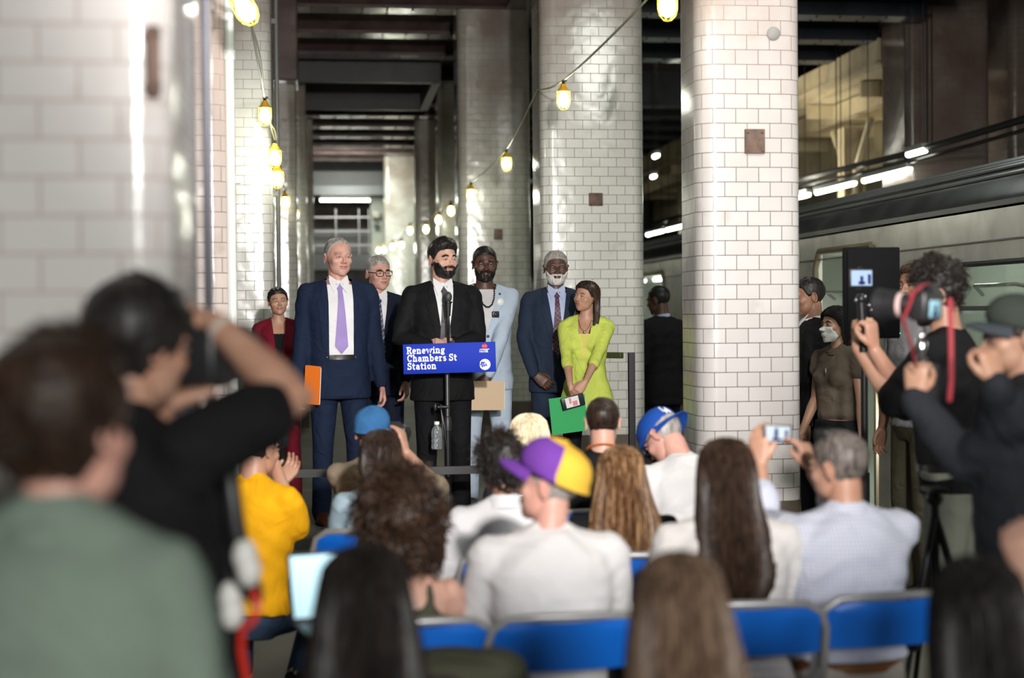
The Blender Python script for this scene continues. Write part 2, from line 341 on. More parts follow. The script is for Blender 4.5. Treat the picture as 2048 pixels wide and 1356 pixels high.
def grid_mb(Pn, keep=None, mb=None, mi=0, M=None):
    nv, nu = Pn.shape[:2]; mb = mb or MB(); fs = []
    vs = Pn.reshape(-1, 3)
    if keep is None: keep = np.ones((nv, nu), bool)
    for i in range(nv-1):
        for j in range(nu):
            k = (j+1) % nu
            if keep[i, j] or keep[i, k] or keep[i+1, j] or keep[i+1, k]: fs.append((i*nu+j, i*nu+k, (i+1)*nu+k, (i+1)*nu+j))
    used = sorted({a for f in fs for a in f}); mp = {a: n for n, a in enumerate(used)}
    V = [vs[a] for a in used]
    if M is not None: V = [M @ Vector(v) for v in V]
    return mb.add(V, [tuple(mp[a] for a in f) for f in fs], mi)
def sst(x, a, b): t = np.clip((x-a)/(b-a), 0, 1); return t*t*(3-2*t)
def vnoise(Pn, sc, seed=0):
    "cheap smooth noise from sines"
    rs = np.random.RandomState(seed); out = 0
    for _ in range(7):
        k = rs.normal(size=3); k = k/np.linalg.norm(k)*sc*(0.6+rs.rand()); out = out+np.sin(Pn@k+rs.rand()*6.28)
    return out/3.5
HAIRLINE = {'short': ([-.11, -.06, -.035, -.012, .012, .03, .045, .07, .1], [-.075, -.075, -.055, .012, -.005, .02, .05, .064, .070]),
            'reced': ([-.11, -.06, -.035, -.012, .012, .03, .05, .07, .1], [-.075, -.075, -.055, .012, .0, .045, .082, .093, .100]),
            'low': ([-.11, -.06, -.03, -.01, .012, .03, .045, .07, .1], [-.09, -.09, -.07, -.01, -.02, .01, .04, .055, .062])}
def hair_shell(hg, line='short', thick=0.012, nz=0.004, seed=1, flat_top=0, quiff=0, side=1.0, M=None):
    Pn, dirs = hg; x, y, z = Pn[..., 0], Pn[..., 1], Pn[..., 2]
    lx, ly = HAIRLINE[line]; zl = np.interp(y, lx, ly)
    s = sst(z-zl, -0.003, 0.014)
    topw = sst(z, 0.02, 0.09); th = thick*(side*(1-topw)+topw) + quiff*topw*sst(y, -0.02, 0.06)
    n = np.abs(vnoise(Pn*np.array([1, 0.35, 1]), 150, seed))*nz + vnoise(Pn, 330, seed+5)*nz*0.35
    off = s*(th+n)-0.0025*(1-s)
    mb = MB(); return grid_mb(Pn+dirs*off[..., None], off > 0.0, mb, 0, M)
def face_shell(hg, mask, off, M, low=-0.0015):
    Pn, dirs = hg; o = mask*off + (1-mask)*low
    return grid_mb(Pn+dirs*o[..., None], mask > 0.02, MB(), 0, M)
def beard_mask(hg, full=1.0, moustache=True, chin_only=False):
    Pn, _ = hg; x, y, z = np.abs(Pn[..., 0]), Pn[..., 1], Pn[..., 2]
    top = np.interp(x, [0, .02, .03, .05, .062, .075], [-.071, -.071, -.050, -.045, -.03, .0])
    if chin_only: top = np.interp(x, [0, .028, .035], [-.071, -.071, -.2])
    a = sst(top-z, -0.003, 0.006)*sst(y, -0.008, 0.004)*sst(z, -0.125, -0.112)
    mo = (1-sst(x, 0.026, 0.034))*sst(z, -0.054, -0.0495)*(1-sst(z, -0.044, -0.039))*sst(y, 0.05, 0.06)
    sd = (1-sst(np.abs(x-0.030), 0.003, 0.008))*sst(z, -0.08, -0.07)*(1-sst(z, -0.046, -0.04))*sst(y, 0.05, 0.06)
    return np.maximum(a, np.maximum(mo, sd)) if moustache else a
def mouth_mask(hg):
    Pn, _ = hg; x, y, z = np.abs(Pn[..., 0]), Pn[..., 1], Pn[..., 2]
    h = 0.0085*np.sqrt(np.clip(1-(x/0.0255)**2, 0, 1)); return sst(h-np.abs(z+0.059), -0.001, 0.002)*sst(y, 0.05, 0.06)
def brow_mask(hg, w=1.0):
    Pn, _ = hg; x, y, z = np.abs(Pn[..., 0]), Pn[..., 1], Pn[..., 2]
    zc = np.interp(x, [0.012, 0.03, 0.052], [0.0205, 0.0265, 0.018])
    return (1-sst(np.abs(z-zc), 0.002*w, 0.0055*w))*sst(x, 0.010, 0.015)*(1-sst(x, 0.046, 0.053))*sst(y, 0.03, 0.04)
def ear(mb, s, M, mi=0):
    R = Matrix.Rotation(-s*18*D2R, 3, 'Z') @ Matrix.Rotation(-12*D2R, 3, 'X')
    c = Vector((s*0.0765, -0.018, -0.006))
    e = MB(); e.ell((0, 0, 0), (0.006, 0.016, 0.028), None, 12, 8)
    rim = [Vector((s*0.006, 0.0165*math.cos(a*D2R)-0.001, 0.029*math.sin(a*D2R))) for a in range(40, 300, 20)]
    e.tube(rim, 0.0042, 7); e.tube([(s*0.003, 0.009, 0.01), (s*0.005, -0.006, 0.012), (s*0.004, -0.005, -0.012)], 0.003, 6)
    for v in e.v[:]: pass
    e.xf(Matrix.Translation(c) @ R.to_4x4()); e.xf(M); mb.join(e, mi)
# hair that hangs: rings (z, rx, ry, yc, opening half angle in degrees) in head space, from crown down
def ring_at(rings, v):
    f = v*(len(rings)-1); i = min(int(f), len(rings)-2); t = f-i
    return [rings[i][k]*(1-t)+rings[i+1][k]*t for k in range(len(rings[0]))]
def hair_hang(rings, M, mats, parent, strands=500, rad=0.0019, wave=0.004, wn=3.0, seed=3, thick=0.018, name='hair', sway=None, jit=1.0):
    rnd = random.Random(seed); mb = MB(); nA = 30; outer = []; NV = 16
    def pt(u, v, off):
        z, rx, ry, yc, op = ring_at(rings, v); a = (op + (360-2*op)*u)*D2R
        sx = sway(z) if sway else 0.0
        return Vector((math.sin(a)*(rx+off)+sx, math.cos(a)*(ry+off)+yc, z))
    rr = []
    for i in range(NV+1):
        v = i/NV
        a_ = [pt(j/nA, v, 0.004*math.sin(j*1.9+3*math.sin(j*0.7)+v*2)*jit) for j in range(nA+1)]
        b_ = [pt(j/nA, v, -thick*min(1, 0.2+v*3)) for j in range(nA, -1, -1)]
        rr.append([M @ p for p in a_+b_])
    mb.loft(rr, True, True, 0)
    for k in range(strands):
        u = rnd.random(); du = rnd.uniform(-0.03, 0.03); ph = rnd.random()*6.28; v0 = rnd.choice([0.0, 0.0, rnd.random()*0.4]); v1 = min(1.0, rnd.uniform(0.75, 1.06)); o0 = rnd.uniform(-0.001, 0.005)*jit
        wv = wave*rnd.uniform(0.5, 1.3); pts = []
        n = 11
        for i in range(n):
            v = v0+(v1-v0)*i/(n-1); g = v**1.3
            q = pt(min(1, max(0, u+du*g+wv*4*g*math.sin(ph+v*wn*6.28)*0.35)), v, o0+0.002+wv*g*math.cos(ph+v*wn*6.28))
            pts.append(M @ q)
        r = rad*rnd.uniform(0.7, 1.4)
        mb.tube(pts, [r*0.8]+[r]*(n-2)+[r*0.3], 4, rnd.randrange(len(mats)), ends=False)
    return mb.build(name, mats, parent)
def short_strands(shell, M3, n, ln, rad, seed, lift=0.5, curl=0.0, down=(0, -0.4, -0.6), mi_n=1, zmin=None, into=None, fr=None):
    "short hairs rooted on a shell of hair; fr maps points to head space for zmin"
    rnd = random.Random(seed); out = into or MB(); vs = [Vector(v) for v in shell.v]
    cen = sum(vs, Vector())/len(vs); dn = (M3 @ Vector(down)).normalized(); fl = shell.f[:]
    for k in range(n):
        f = rnd.choice(fl); w4 = [rnd.random()+1e-4 for _ in f]; sm = sum(w4); p = sum((vs[a]*q for a, q in zip(f, w4)), Vector())/sm
        nn = (p-cen).normalized(); d = (dn - nn*dn.dot(nn)); d = (d.normalized() if d.length > 1e-3 else dn)
        d = (d*(1-lift)+nn*lift+Vector([rnd.uniform(-.25, .25) for _ in range(3)])).normalized()
        L_ = ln*rnd.uniform(0.6, 1.3); s_ = d.cross(nn)
        if s_.length < 1e-3: s_ = Vector((1, 0, 0))
        s_.normalize(); t_ = d.cross(s_); pts = []; ph = rnd.random()*6.28; m_ = 12 if curl else 4
        for i in range(m_):
            t = i/(m_-1); c = curl*min(1, t*3)
            pts.append(p - nn*0.002 + d*(L_*t) + s_*(c*math.cos(ph+t*11)) + t_*(c*math.sin(ph+t*11)) - nn*(0.25*L_*t*t if not curl else 0))
        out.tube(pts, [rad]*(m_-1)+[rad*0.3], 4, rnd.randrange(mi_n), ends=False)
    return out
# ------------------------------------------------------------------ hands
def hand(mb, M, side, curl=0.35, spread=0.04, thumb=0.5, idx=None, k=1.0):
    "side +1 right hand; local frame: fingers +Y, palm faces -Z. M maps to the person"
    e = MB(); tx = -side
    e.tube([(0, -0.02, 0), (0, 0.012, 0)], [0.026, 0.027], 12, flat=0.72)
    rings = []
    for y, wx, tz, zc in ((-0.004, 0.026, 0.018, 0), (0.02, 0.034, 0.019, -0.002), (0.05, 0.040, 0.017, -0.002), (0.08, 0.042, 0.0145, 0), (0.096, 0.040, 0.012, 0.0)):
        rings.append([Vector((wx*math.copysign(abs(math.cos(a))**0.8, math.cos(a)), y, zc+tz*math.copysign(abs(math.sin(a))**0.8, math.sin(a)))) for a in [2*math.pi*j/16 for j in range(16)]])
    e.loft(rings)
    for i, (bx, ln, r) in enumerate(((0.030, 0.072, 0.0092), (0.010, 0.080, 0.0094), (-0.010, 0.074, 0.0090), (-0.029, 0.058, 0.0080))):
        c = (idx[i] if idx else curl)+0.02*i; x = tx*bx; p = Vector((x, 0.088, 0.001)); a = 0.12; pts = [p.copy()]; rad = [r*1.05]; sd = tx*spread*(1.5-i)
        for j, seg in enumerate((0.46, 0.30, 0.24)):
            a += c*(0.9 if j == 0 else 1.15); d = Vector((sd, math.cos(a), -math.sin(a))); p = p+d*(ln*seg); pts.append(p.copy()); rad.append(r*(1-0.09*(j+1)))
        e.tube(pts, rad, 9)
    a = thumb; e.tube([(tx*0.022, 0.018, -0.006), (tx*0.042, 0.045, -0.010-0.012*a), (tx*(0.056-0.012*a), 0.072, -0.014-0.024*a), (tx*(0.060-0.03*a), 0.094, -0.016-0.034*a)], [0.0145, 0.0125, 0.0105, 0.0085], 10)
    e.xf(M @ Matrix.Scale(k, 4)); mb.join(e)
def basis(pos, fwd, palm):
    "frame whose +Y is fwd and -Z faces palm direction"
    y = Vector(fwd).normalized(); z = -Vector(palm); z = (z-y*z.dot(y))
    if z.length < 1e-4: z = Vector((0, 0, 1))
    z.normalize(); x = y.cross(z)
    return Matrix(((x.x, y.x, z.x, pos[0]), (x.y, y.y, z.y, pos[1]), (x.z, y.z, z.z, pos[2]), (0, 0, 0, 1)))
def ik(S, W_, l1, l2, pole):
    d = W_-S; L_ = d.length; mx = (l1+l2)*0.999
    if L_ > mx: q = L_/mx; l1 *= q; l2 *= q; L_ = L_*0.9999
    a = (l1*l1-l2*l2+L_*L_)/(2*L_); h = math.sqrt(max(l1*l1-a*a, 1e-6)); u = d/d.length
    p = pole-u*pole.dot(u)
    if p.length < 1e-4: p = Vector((0, 0, -1))
    return S+u*a+p.normalized()*h
# ------------------------------------------------------------------ people
SKIN = {'fair': (0.62, 0.38, 0.29), 'pink': (0.62, 0.35, 0.28), 'tan': (0.50, 0.29, 0.20), 'olive': (0.46, 0.27, 0.18), 'dark': (0.105, 0.052, 0.034), 'mid': (0.30, 0.16, 0.10)}
def skinm(t): return mat('skin_'+t, SKIN[t], 0.48, kind='skin')
def lipm(t):
    c = SKIN[t]; return mat('lips_'+t, (c[0]*0.86, c[1]*0.62, c[2]*0.62), 0.4)
HAIRC = {'black': ((0.008, 0.007, 0.007), (0.030, 0.026, 0.024)), 'brown': ((0.028, 0.014, 0.008), (0.085, 0.045, 0.024)), 'dkbrown': ((0.013, 0.008, 0.006), (0.045, 0.027, 0.019)),
         'grey': ((0.20, 0.18, 0.165), (0.45, 0.42, 0.39)), 'saltpepper': ((0.055, 0.045, 0.040), (0.22, 0.19, 0.17)), 'white': ((0.50, 0.48, 0.45), (0.80, 0.78, 0.74)),
         'blond': ((0.62, 0.50, 0.32), (0.92, 0.82, 0.62)), 'dkblond': ((0.16, 0.095, 0.058), (0.42, 0.29, 0.19)), 'tanbrown': ((0.075, 0.045, 0.030), (0.20, 0.135, 0.095)), 'chestnut': ((0.055, 0.024, 0.011), (0.19, 0.095, 0.042)), 'honey': ((0.25, 0.14, 0.065), (0.55, 0.36, 0.19))}
def hairm(t, rough=0.42): a, b = HAIRC[t]; return mat('hair_'+t, a, rough, kind='hair', col2=b)
EYEW = mat('eye_white', (0.48, 0.45, 0.43), 0.3); IRIS = mat('dark_iris', (0.02, 0.012, 0.008), 0.15)
SHOE = mat('black_leather', (0.012, 0.011, 0.011), 0.3); BLKMETAL = mat('black_metal', (0.014, 0.014, 0.016), 0.38, 0.3); BLKPL = mat('black_plastic', (0.018, 0.018, 0.020), 0.42)
WHSHIRT = mat('white_shirt_cloth', (0.80, 0.80, 0.82), 0.75, kind='cloth', bump=0.5)
def cloth(name, c, rough=0.8, bump=1.0, scale=1.0): return mat(name, c, rough, kind='cloth', bump=bump, scale=scale)
UPA, FOR = 0.285, 0.262
class Body: pass
def person(label, loc, face, ztop=None, k=None, sex='m', pose='stand', lean=0, head=(0, 0, 0), skin='fair', top=None, bottom=None, hair=None, arms=None, feat=None,
           legs=None, bulk=1.0, name='person', headk=1.0, vox=0.0115, twist=0, pelvis=None, facedetail=True, shoes='black_leather', headshift=0.0, dense=True):
    """loc world ground point; face heading in degrees (0 = away from camera, counterclockwise); head (yaw, pitch down, tilt)"""
    B = Body(); W = Matrix.Translation(loc) @ Matrix.Rotation(face*D2R, 4, 'Z'); Wi = W.inverted(); B.W = W; B.Wi = Wi
    fem = sex == 'f'
    if pose == 'stand':
        if k is None: k = (ztop-loc[2])/1.778
        pel = Vector((0, 0, 0.95*k))
    else:
        if k is None: k = min(1.06, max(0.86, (ztop-loc[2]-0.50)/(0.01+0.82*math.cos(lean*D2R))))
        pel = Vector((0, 0, min(0.56, ztop-loc[2]-k*(0.01+0.82*math.cos(lean*D2R)))))
    if pelvis is not None: pel = Vector(pelvis)
    UB = Matrix.Translation(pel) @ Matrix.Rotation(twist*D2R, 4, 'Z') @ Matrix.Rotation(-lean*D2R, 4, 'X') @ Matrix.Scale(k, 4) @ Matrix.Translation((0, 0, -0.95))
    UBi = UB.inverted(); B.UB = UB; B.k = k
    yaw, pit, til = head; hk = (0.945 if fem else 1.0)*headk
    HM = UB @ Matrix.Translation((0, -0.006+headshift, 1.563)) @ (Matrix.Rotation(yaw*D2R, 4, 'Z') @ Matrix.Rotation(-pit*D2R, 4, 'X') @ Matrix.Rotation(til*D2R, 4, 'Y')) @ Matrix.Translation((0, 0.018, 0.098)) @ Matrix.Diagonal((hk*1.035, hk, hk, 1))
    B.HM = HM; feat = feat or {}
    hg = head_grid(dict(feat, fem=fem), 96 if facedetail else 60, 72 if facedetail else 44); B.hg = hg
    # ---- arms
    sx = (0.155 if fem else 0.172)*bulk; arms = arms or {}
    A = {}
    for nm, s in (('R', 1), ('L', -1)):
        a = dict(arms.get(nm, {})); S = UB @ Vector((s*sx, -0.008, 1.435+a.get('lift', 0)))
        if 'at' in a: Wp = Wi @ Vector(a['at'])                      # world target of the wrist
        else: Wp = UB @ Vector(a.get('wr', (s*(0.245*bulk+0.015), 0.05, 0.885)))
        pole = Vector(a.get('pole', (s*0.35, -0.9, -0.3)));
        E = ik(S, Wp, UPA*k, FOR*k, pole) if 'el' not in a else Wi @ Vector(a['el'])
        dv = (Wp-E)
        fd = Vector(a['fd']) if 'fd' in a else (Wi.to_3x3() @ Vector(a['wfd']) if 'wfd' in a else dv.normalized())
        pn = Vector(a['pn']) if 'pn' in a else (Wi.to_3x3() @ Vector(a['wpn']) if 'wpn' in a else Vector((-s, 0, 0)))
        A[nm] = (s, S, E, Wp, fd, pn, a)
    B.A = A
    ar = MB(); fm = 0.84 if fem else 1.0; q = k*fm*(0.5+0.5*bulk)
    for nm, (s, S, E, Wp, fd, pn, a) in A.items():
        m1 = S.lerp(E, 0.45); m2 = E.lerp(Wp, 0.28); m3 = E.lerp(Wp, 0.7)
        ar.tube([S-(E-S)*0.05, S.lerp(E, 0.15), m1, S.lerp(E, 0.85), E, m2, m3, Wp], [0.050*q, 0.053*q, 0.047*q, 0.040*q, 0.040*q, 0.043*q, 0.032*q, 0.0265*q], 14)
        hand(ar, basis(Wp+fd.normalized()*0.012, fd, pn), s, a.get('curl', 0.35), a.get('spread', 0.04), a.get('thumb', 0.5), a.get('idx'), k*(0.92 if fem else 1.0))
    arm_mb = remesh(ar, 0.0042, 2)
    # ---- torso, neck, legs
    def rings(T, g=0.0, sc=1.0):
        out = []
        for z, rx, ry, yc in T:
            rx = rx*sc+g; ry = ry*sc+g
            out.append([UB @ Vector((rx*math.copysign(abs(math.cos(t))**0.85, math.cos(t)), yc+ry*math.copysign(abs(math.sin(t))**0.85, math.sin(t)), z)) for t in [2*math.pi*j/32 for j in range(32)]])
        return out
    b = bulk
    if fem: T = [(.88, .155, .110, -.02), (.96, .168, .115, -.02), (1.06, .135, .095, 0), (1.13, .125, .09, 0), (1.25, .142, .10, 0), (1.36, .152, .100, -.005), (1.425, .145, .085, -.014), (1.47, .10, .065, -.018), (1.50, .055, .05, -.016)]
    else: T = [(.88, .150, .108, -.015), (.96, .160, .115, -.015), (1.06, .150, .110, 0), (1.15, .152, .112, 0), (1.28, .168, .118, 0), (1.38, .176, .115, -.005), (1.44, .160, .095, -.014), (1.485, .11, .07, -.018), (1.52, .062, .055, -.016)]
    T = [(z, rx*b, ry*b, yc) for z, rx, ry, yc in T]
    nr = 0.050 if fem else 0.060; nb = UB @ Vector((0, -0.018, 1.49)); nm_ = HM @ Vector((0, -0.022, -0.055)); nt_ = HM @ Vector((0, -0.02, -0.02))
    def trap(mb, g=0.0):
        for s in (1, -1):
            mb.tube([UB @ Vector((0, -0.022, 1.525)), UB @ Vector((s*0.075, -0.018, 1.475)), UB @ Vector((s*sx, -0.010, 1.435))], [(0.034+g)*k, (0.040+g)*k, (0.050*fm+g)*k], 12)
    tb = MB(); tb.loft(rings(T, -0.004)); trap(tb, -0.004)
    tb.tube([nb-(nm_-nb)*0.3, nb, nb.lerp(nm_, 0.55), nm_, nt_], [nr*1.15*k, nr*1.08*k, nr*0.98*k, nr*k, nr*0.95*k], 18)
    if fem:
        for s in (1, -1): tb.ell(UB @ Vector((s*0.068, 0.072, 1.30)), (0.056*k, 0.050*k, 0.055*k))
    # legs: hip, knee, ankle in root space
    hx = 0.088
    if legs is None:
        if pose == 'stand': legs = [((s*hx*k, pel.y-0.01, 0.90*k), (s*0.105*k, 0.02+pel.y*0.5, 0.50*k), (s*0.115*k, -0.02, 0.085*k)) for s in (1, -1)]
        else: legs = [((s*hx*k, 0.0, 0.50), (s*0.13*k, 0.42*k, 0.50), (s*0.13*k, 0.40*k, 0.085)) for s in (1, -1)]
    lg = MB()
    for h_, kn, an in legs:
        h_, kn, an = Vector(h_), Vector(kn), Vector(an)
        lg.tube([h_, h_.lerp(kn, 0.5), kn, kn.lerp(an, 0.3), an], [0.085*k*fm, 0.070*k*fm, 0.052*k*fm, 0.050*k*fm, 0.035*k*fm], 14)
    tb2 = MB(); tb2.join(tb); tb2.join(lg); core = remesh(tb2, 0.011, 3)
    skin_mb = MB(); skin_mb.join(core); skin_mb.join(arm_mb)
    grid_mb(hg[0], None, skin_mb, 0, HM)
    for s in (1, -1): ear(skin_mb, s, HM, 0)
    if facedetail:
        lm = mouth_mask(hg); skin_mb.join(face_shell(hg, lm, 0.0012, HM), 1)
        skin_mb.tube([HM @ Vector((x, 0.0925-12*x*x, -0.0592+0.6*abs(x)**1.6)) for x in (-.02, -.012, -.004, .004, .012, .02)], 0.0011*k, 5, mi=3)
        for s in (1, -1):
            c = Vector((s*0.031, 0.0700, 0.0005))
            skin_mb.ell(HM @ c, (0.0125*k, 0.0125*k, 0.0125*k), None, 16, 10, 2)
            g = feat.get('gaze', 0.0); skin_mb.ell(HM @ (c+Vector((g*0.006, 0.0092, -0.0004))), (0.0056*k, 0.0046*k, 0.0056*k), None, 12, 8, 3)
            up = [HM @ Vector((s*0.031+t*0.0165, 0.0815-8*(t*0.0165)**2-0.0020*abs(t)-0.05*abs(t*0.0165)*(1 if t*s > 0 else 0.0), 0.0008+0.0044*(1-t*t)*feat.get('eye', 1.0))) for t in (-1, -.6, -.2, .2, .6, 1)]
            dn = [HM @ Vector((s*0.031+t*0.0160, 0.0805-8*(t*0.016)**2, 0.0008-0.0043*(1-t*t)*feat.get('eye', 1.0))) for t in (-1, -.6, -.2, .2, .6, 1)]
            skin_mb.tube(up, 0.0028*k, 6, 0); skin_mb.tube([p+HM.to_3x3() @ Vector((0, 0.0026, -0.0018)) for p in up], 0.0009*k, 5, 3)
            skin_mb.tube(dn, 0.0022*k, 6, 0)
    P_ = skin_mb.build(name, [skinm(skin), lipm(skin), EYEW, IRIS]); P_.matrix_world = W
    tag(P_, label, 'person'); B.o = P_; B.core = core
    hc = (hair or {}).get('c', 'black')
    if facedetail:
        bc = (hair or {}).get('brow', hc)
        face_shell(hg, brow_mask(hg, feat.get('brow', 1.0)), 0.0022, HM).build('eyebrows', hairm(bc), P_)
        if 'beard' in feat:
            bt, bcx = feat['beard']; m_ = beard_mask(hg, chin_only=(bt == 'goatee'))
            th = {'full': 0.0065, 'short': 0.005, 'stubble': 0.0012, 'goatee': 0.006}[bt]
            n_ = 0.7+0.5*np.abs(vnoise(hg[0], 260, 4)); bs = face_shell(hg, m_*n_, th, HM); bs.build('beard', hairm(bcx), P_)
    # ---- bottom
    if bottom:
        bm = MB(); lw = bottom.get('w', 1.0)
        for h_, kn, an in legs:
            h_, kn, an = Vector(h_), Vector(kn), Vector(an)
            bm.tube([h_, h_.lerp(kn, 0.45), kn, kn.lerp(an, 0.4), an+Vector((0, 0, -0.03))], [0.098*k*fm*lw, 0.085*k*fm*lw, 0.067*k*fm*lw, 0.062*k*lw, 0.062*k*lw], 16)
        bm.loft(rings([(.83, .125, .095, -.015), (.90, .168*b, .122*b, -.015), (.98, .168*b, .122*b, -.012), (1.03, .155*b, .115*b, -.006)], 0.004))
        rm = remesh(bm, 0.012, 3); bo = rm.build('trousers', bottom['m'], P_); B.bot = rm; B.bot_bvh = bvh_of(rm)
        if 'belt' in bottom:
            bl = MB(); outer = [UB @ Vector(((.158*b+.008)*math.cos(t), -.008+(.118*b+.008)*math.sin(t), 1.0)) for t in [2*math.pi*j/32 for j in range(33)]]
            n = 32; rr = []
            for j in range(n):
                t = 2*math.pi*j/n; e_ = [(0.0, .982), (0.006, .985), (0.006, 1.015), (0.0, 1.018)]
                rr.append([UB @ Vector(((.160*b+.007+d)*math.cos(t), -.008+(.119*b+.007+d)*math.sin(t), z)) for d, z in e_])
            rr.append(rr[0]); bl.loft(rr, False, True); bl.build('belt', bottom['belt'], P_)
        if shoes:
            for (h_, kn, an) in legs:
                an = Vector(an); kn = Vector(kn); f = Vector((0, 1, 0))
                if pose == 'kneel': continue
                sh = MB(); sr = []
                for y, wx, hh in ((-.085, .022, .05), (-.075, .034, .075), (-.03, .038, .095), (.03, .040, .085), (.09, .047, .055), (.15, .046, .045), (.19, .034, .038), (.205, .018, .025)):
                    sr.append([Vector((an.x+wx*k*math.cos(t), an.y+y*k, max(0.0, hh*k*0.5+hh*k*0.55*math.sin(t)))) for t in [2*math.pi*j/16 for j in range(16)]])
                sh.loft(sr); sh.build('shoe', MATS.get(shoes, SHOE), P_)
    # ---- top
    kind = top['t']; tm = top['m']
    slv = {'suit': 1.0, 'blazer': top.get('sleeve', 1.0), 'shirt': 1.0, 'sweater': 1.0, 'tee': 0.55, 'tank': 0.0, 'vest': 1.0}[kind]
    slv = top.get('sleeve', slv); gm = MB(); hem = top.get('hem', {'suit': .79, 'blazer': .80, 'tee': .90, 'tank': .93, 'shirt': .93, 'sweater': .88, 'vest': .9}[kind])
    if kind in ('suit', 'blazer'):
        if fem: G = [(hem, .205, .146, -.012), (.93, .196, .140, -.012), (1.04, .156, .114, 0), (1.13, .143, .106, 0), (1.25, .158, .118, .003), (1.36, .168, .116, -.003), (1.43, .162, .098, -.012), (1.475, .12, .075, -.018), (1.505, .075, .062, -.018)]
        else: G = [(hem, .200, .142, -.012), (.93, .190, .136, -.012), (1.05, .178, .130, 0), (1.15, .180, .130, 0), (1.28, .196, .136, 0), (1.38, .205, .132, -.005), (1.44, .192, .112, -.014), (1.49, .135, .082, -.018), (1.525, .080, .068, -.016)]
        G = [(z, rx*b, ry*b, yc) for z, rx, ry, yc in G]; gi = 0.017
        gm.loft(rings(G))
        if fem:
            for s in (1, -1): gm.ell(UB @ Vector((s*0.070, 0.074, 1.30)), (0.070*k, 0.066*k, 0.072*k))
        for s in (1, -1): gm.tube([UB @ Vector((s*0.05, -0.02, 1.495)), UB @ Vector((s*0.12*b, -0.014, 1.470)), UB @ Vector((s*(sx+0.018), -0.008, 1.437))], [0.042*k, 0.046*k, 0.056*k*fm], 14)
    else:
        gi = {'tee': 0.011, 'tank': 0.004, 'shirt': 0.012, 'sweater': 0.016, 'vest': 0.010}[kind]+top.get('loose', 0)
        G = [(z, rx, ry, yc) for z, rx, ry, yc in T if z > hem+0.02 and z < (1.47 if kind == 'tank' else 2)]
        if kind == 'tank': G = [g for g in G if g[0] < 1.40] + [(1.405, (.125 if fem else .14)*b, .100, -.006)]
        G = [(hem, T[1][1]+top.get('flare', 0.01), T[1][2]+top.get('flare', 0.01), -.015)]+G
        gm.loft(rings(G, gi))
        if kind == 'tank':
            for s in (1, -1): gm.tube([UB @ Vector((s*.085, .085, 1.39)), UB @ Vector((s*.088, .045, 1.465)), UB @ Vector((s*.088, -.015, 1.492)), UB @ Vector((s*.085, -.075, 1.45)), UB @ Vector((s*.082, -.105, 1.38))], 0.017*k, 10)
        else: trap(gm, gi*0.8)
        if fem:
            for s in (1, -1): gm.ell(UB @ Vector((s*0.068, 0.072, 1.30)), ((0.060+gi*.5)*k, (0.054+gi*.6)*k, (0.060+gi*.5)*k))
    if slv > 0:
        for nm, (s, S, E, Wp, fd, pn, a) in A.items():
            so = {'suit': 1.20, 'blazer': 1.18, 'sweater': 1.30, 'shirt': 1.22, 'tee': 1.28, 'vest': 1.22}[kind]*top.get('sw', 1.0)
            base = 0.054*q*so; S2 = S + (S-(UB @ Vector((0, 0, 1.40)))).normalized()*0.012
            if slv >= 0.99:
                gm.tube([S2, S2.lerp(E, 0.3), S2.lerp(E, 0.8), E, E.lerp(Wp, 0.3), E.lerp(Wp, 0.97)], [base, base*0.99, base*0.86, base*0.84, base*0.82, base*0.64], 16)
            else:
                f = slv*2
                if f <= 1.2:
                    e_ = S2.lerp(E, min(f, 0.99)); gm.tube([S2, S2.lerp(E, f*0.5), e_], [base, base*1.03, base*1.02], 16)
                else:
                    f2 = (slv-0.5)*2; gm.tube([S2, S2.lerp(E, 0.5), E, E.lerp(Wp, f2*0.6), E.lerp(Wp, f2)], [base, base*0.95, base*0.86, base*0.86, base*0.86], 16)
    rm = remesh(gm, vox, 3)
    # cloth folds that gather at the elbows, waist and armpits
    rs = random.Random(int(abs(loc[0])*1000)+3)
    ph = [rs.random()*6.28 for _ in range(6)]
    amp = top.get('fold', 0.0035)
    nv_ = []
    for v in rm.v:
        u = UBi @ Vector(v)
        w1 = math.sin(u.z*62+u.x*24*math.copysign(1, u.x)+u.y*15+ph[0]+1.6*math.sin(u.x*17+ph[1])); w2 = math.sin(u.z*34-u.x*31+ph[2]+1.3*math.sin(u.z*13+u.x*9+ph[3]))
        am = amp*(0.35+0.65*abs(math.sin(u.z*6+ph[4])))
        c = UB @ Vector((0, 0, u.z)); d = (Vector(v)-c); d = d.normalized() if d.length > 1e-5 else d
        nv_.append(tuple(Vector(v)+d*am*(w1*0.6+w2*0.5)))
    rm.v = nv_
    gname = {'suit': 'suit_jacket', 'blazer': 'blazer', 'tee': 't_shirt', 'tank': 'tank_top', 'shirt': 'shirt', 'sweater': 'sweater', 'vest': 'shirt'}[kind]
    B.bvh = bvh_of(rm)
    if 'inner_top' in top or kind == 'suit':       # the blazer is cut open at the neck
        kf = []
        for f in rm.f:
            c = UBi @ (sum((Vector(rm.v[i]) for i in f), Vector())/len(f)); tb_z = top.get('button', 1.08); tt = max(0.0, min(1.0, (c.z-tb_z)/(1.5-tb_z)))
            if not (c.z > top.get('inner_top', 1.497)-0.02 and c.y > 0 and abs(c.x) < 0.004+top.get('vw', .066)*tt**0.85): kf.append(f)
        rm.f = kf; rm.m = [0]*len(kf)
    gob = rm.build(gname, tm, P_); B.top = rm; B.G = G
    Rub = UB.to_3x3().normalized()
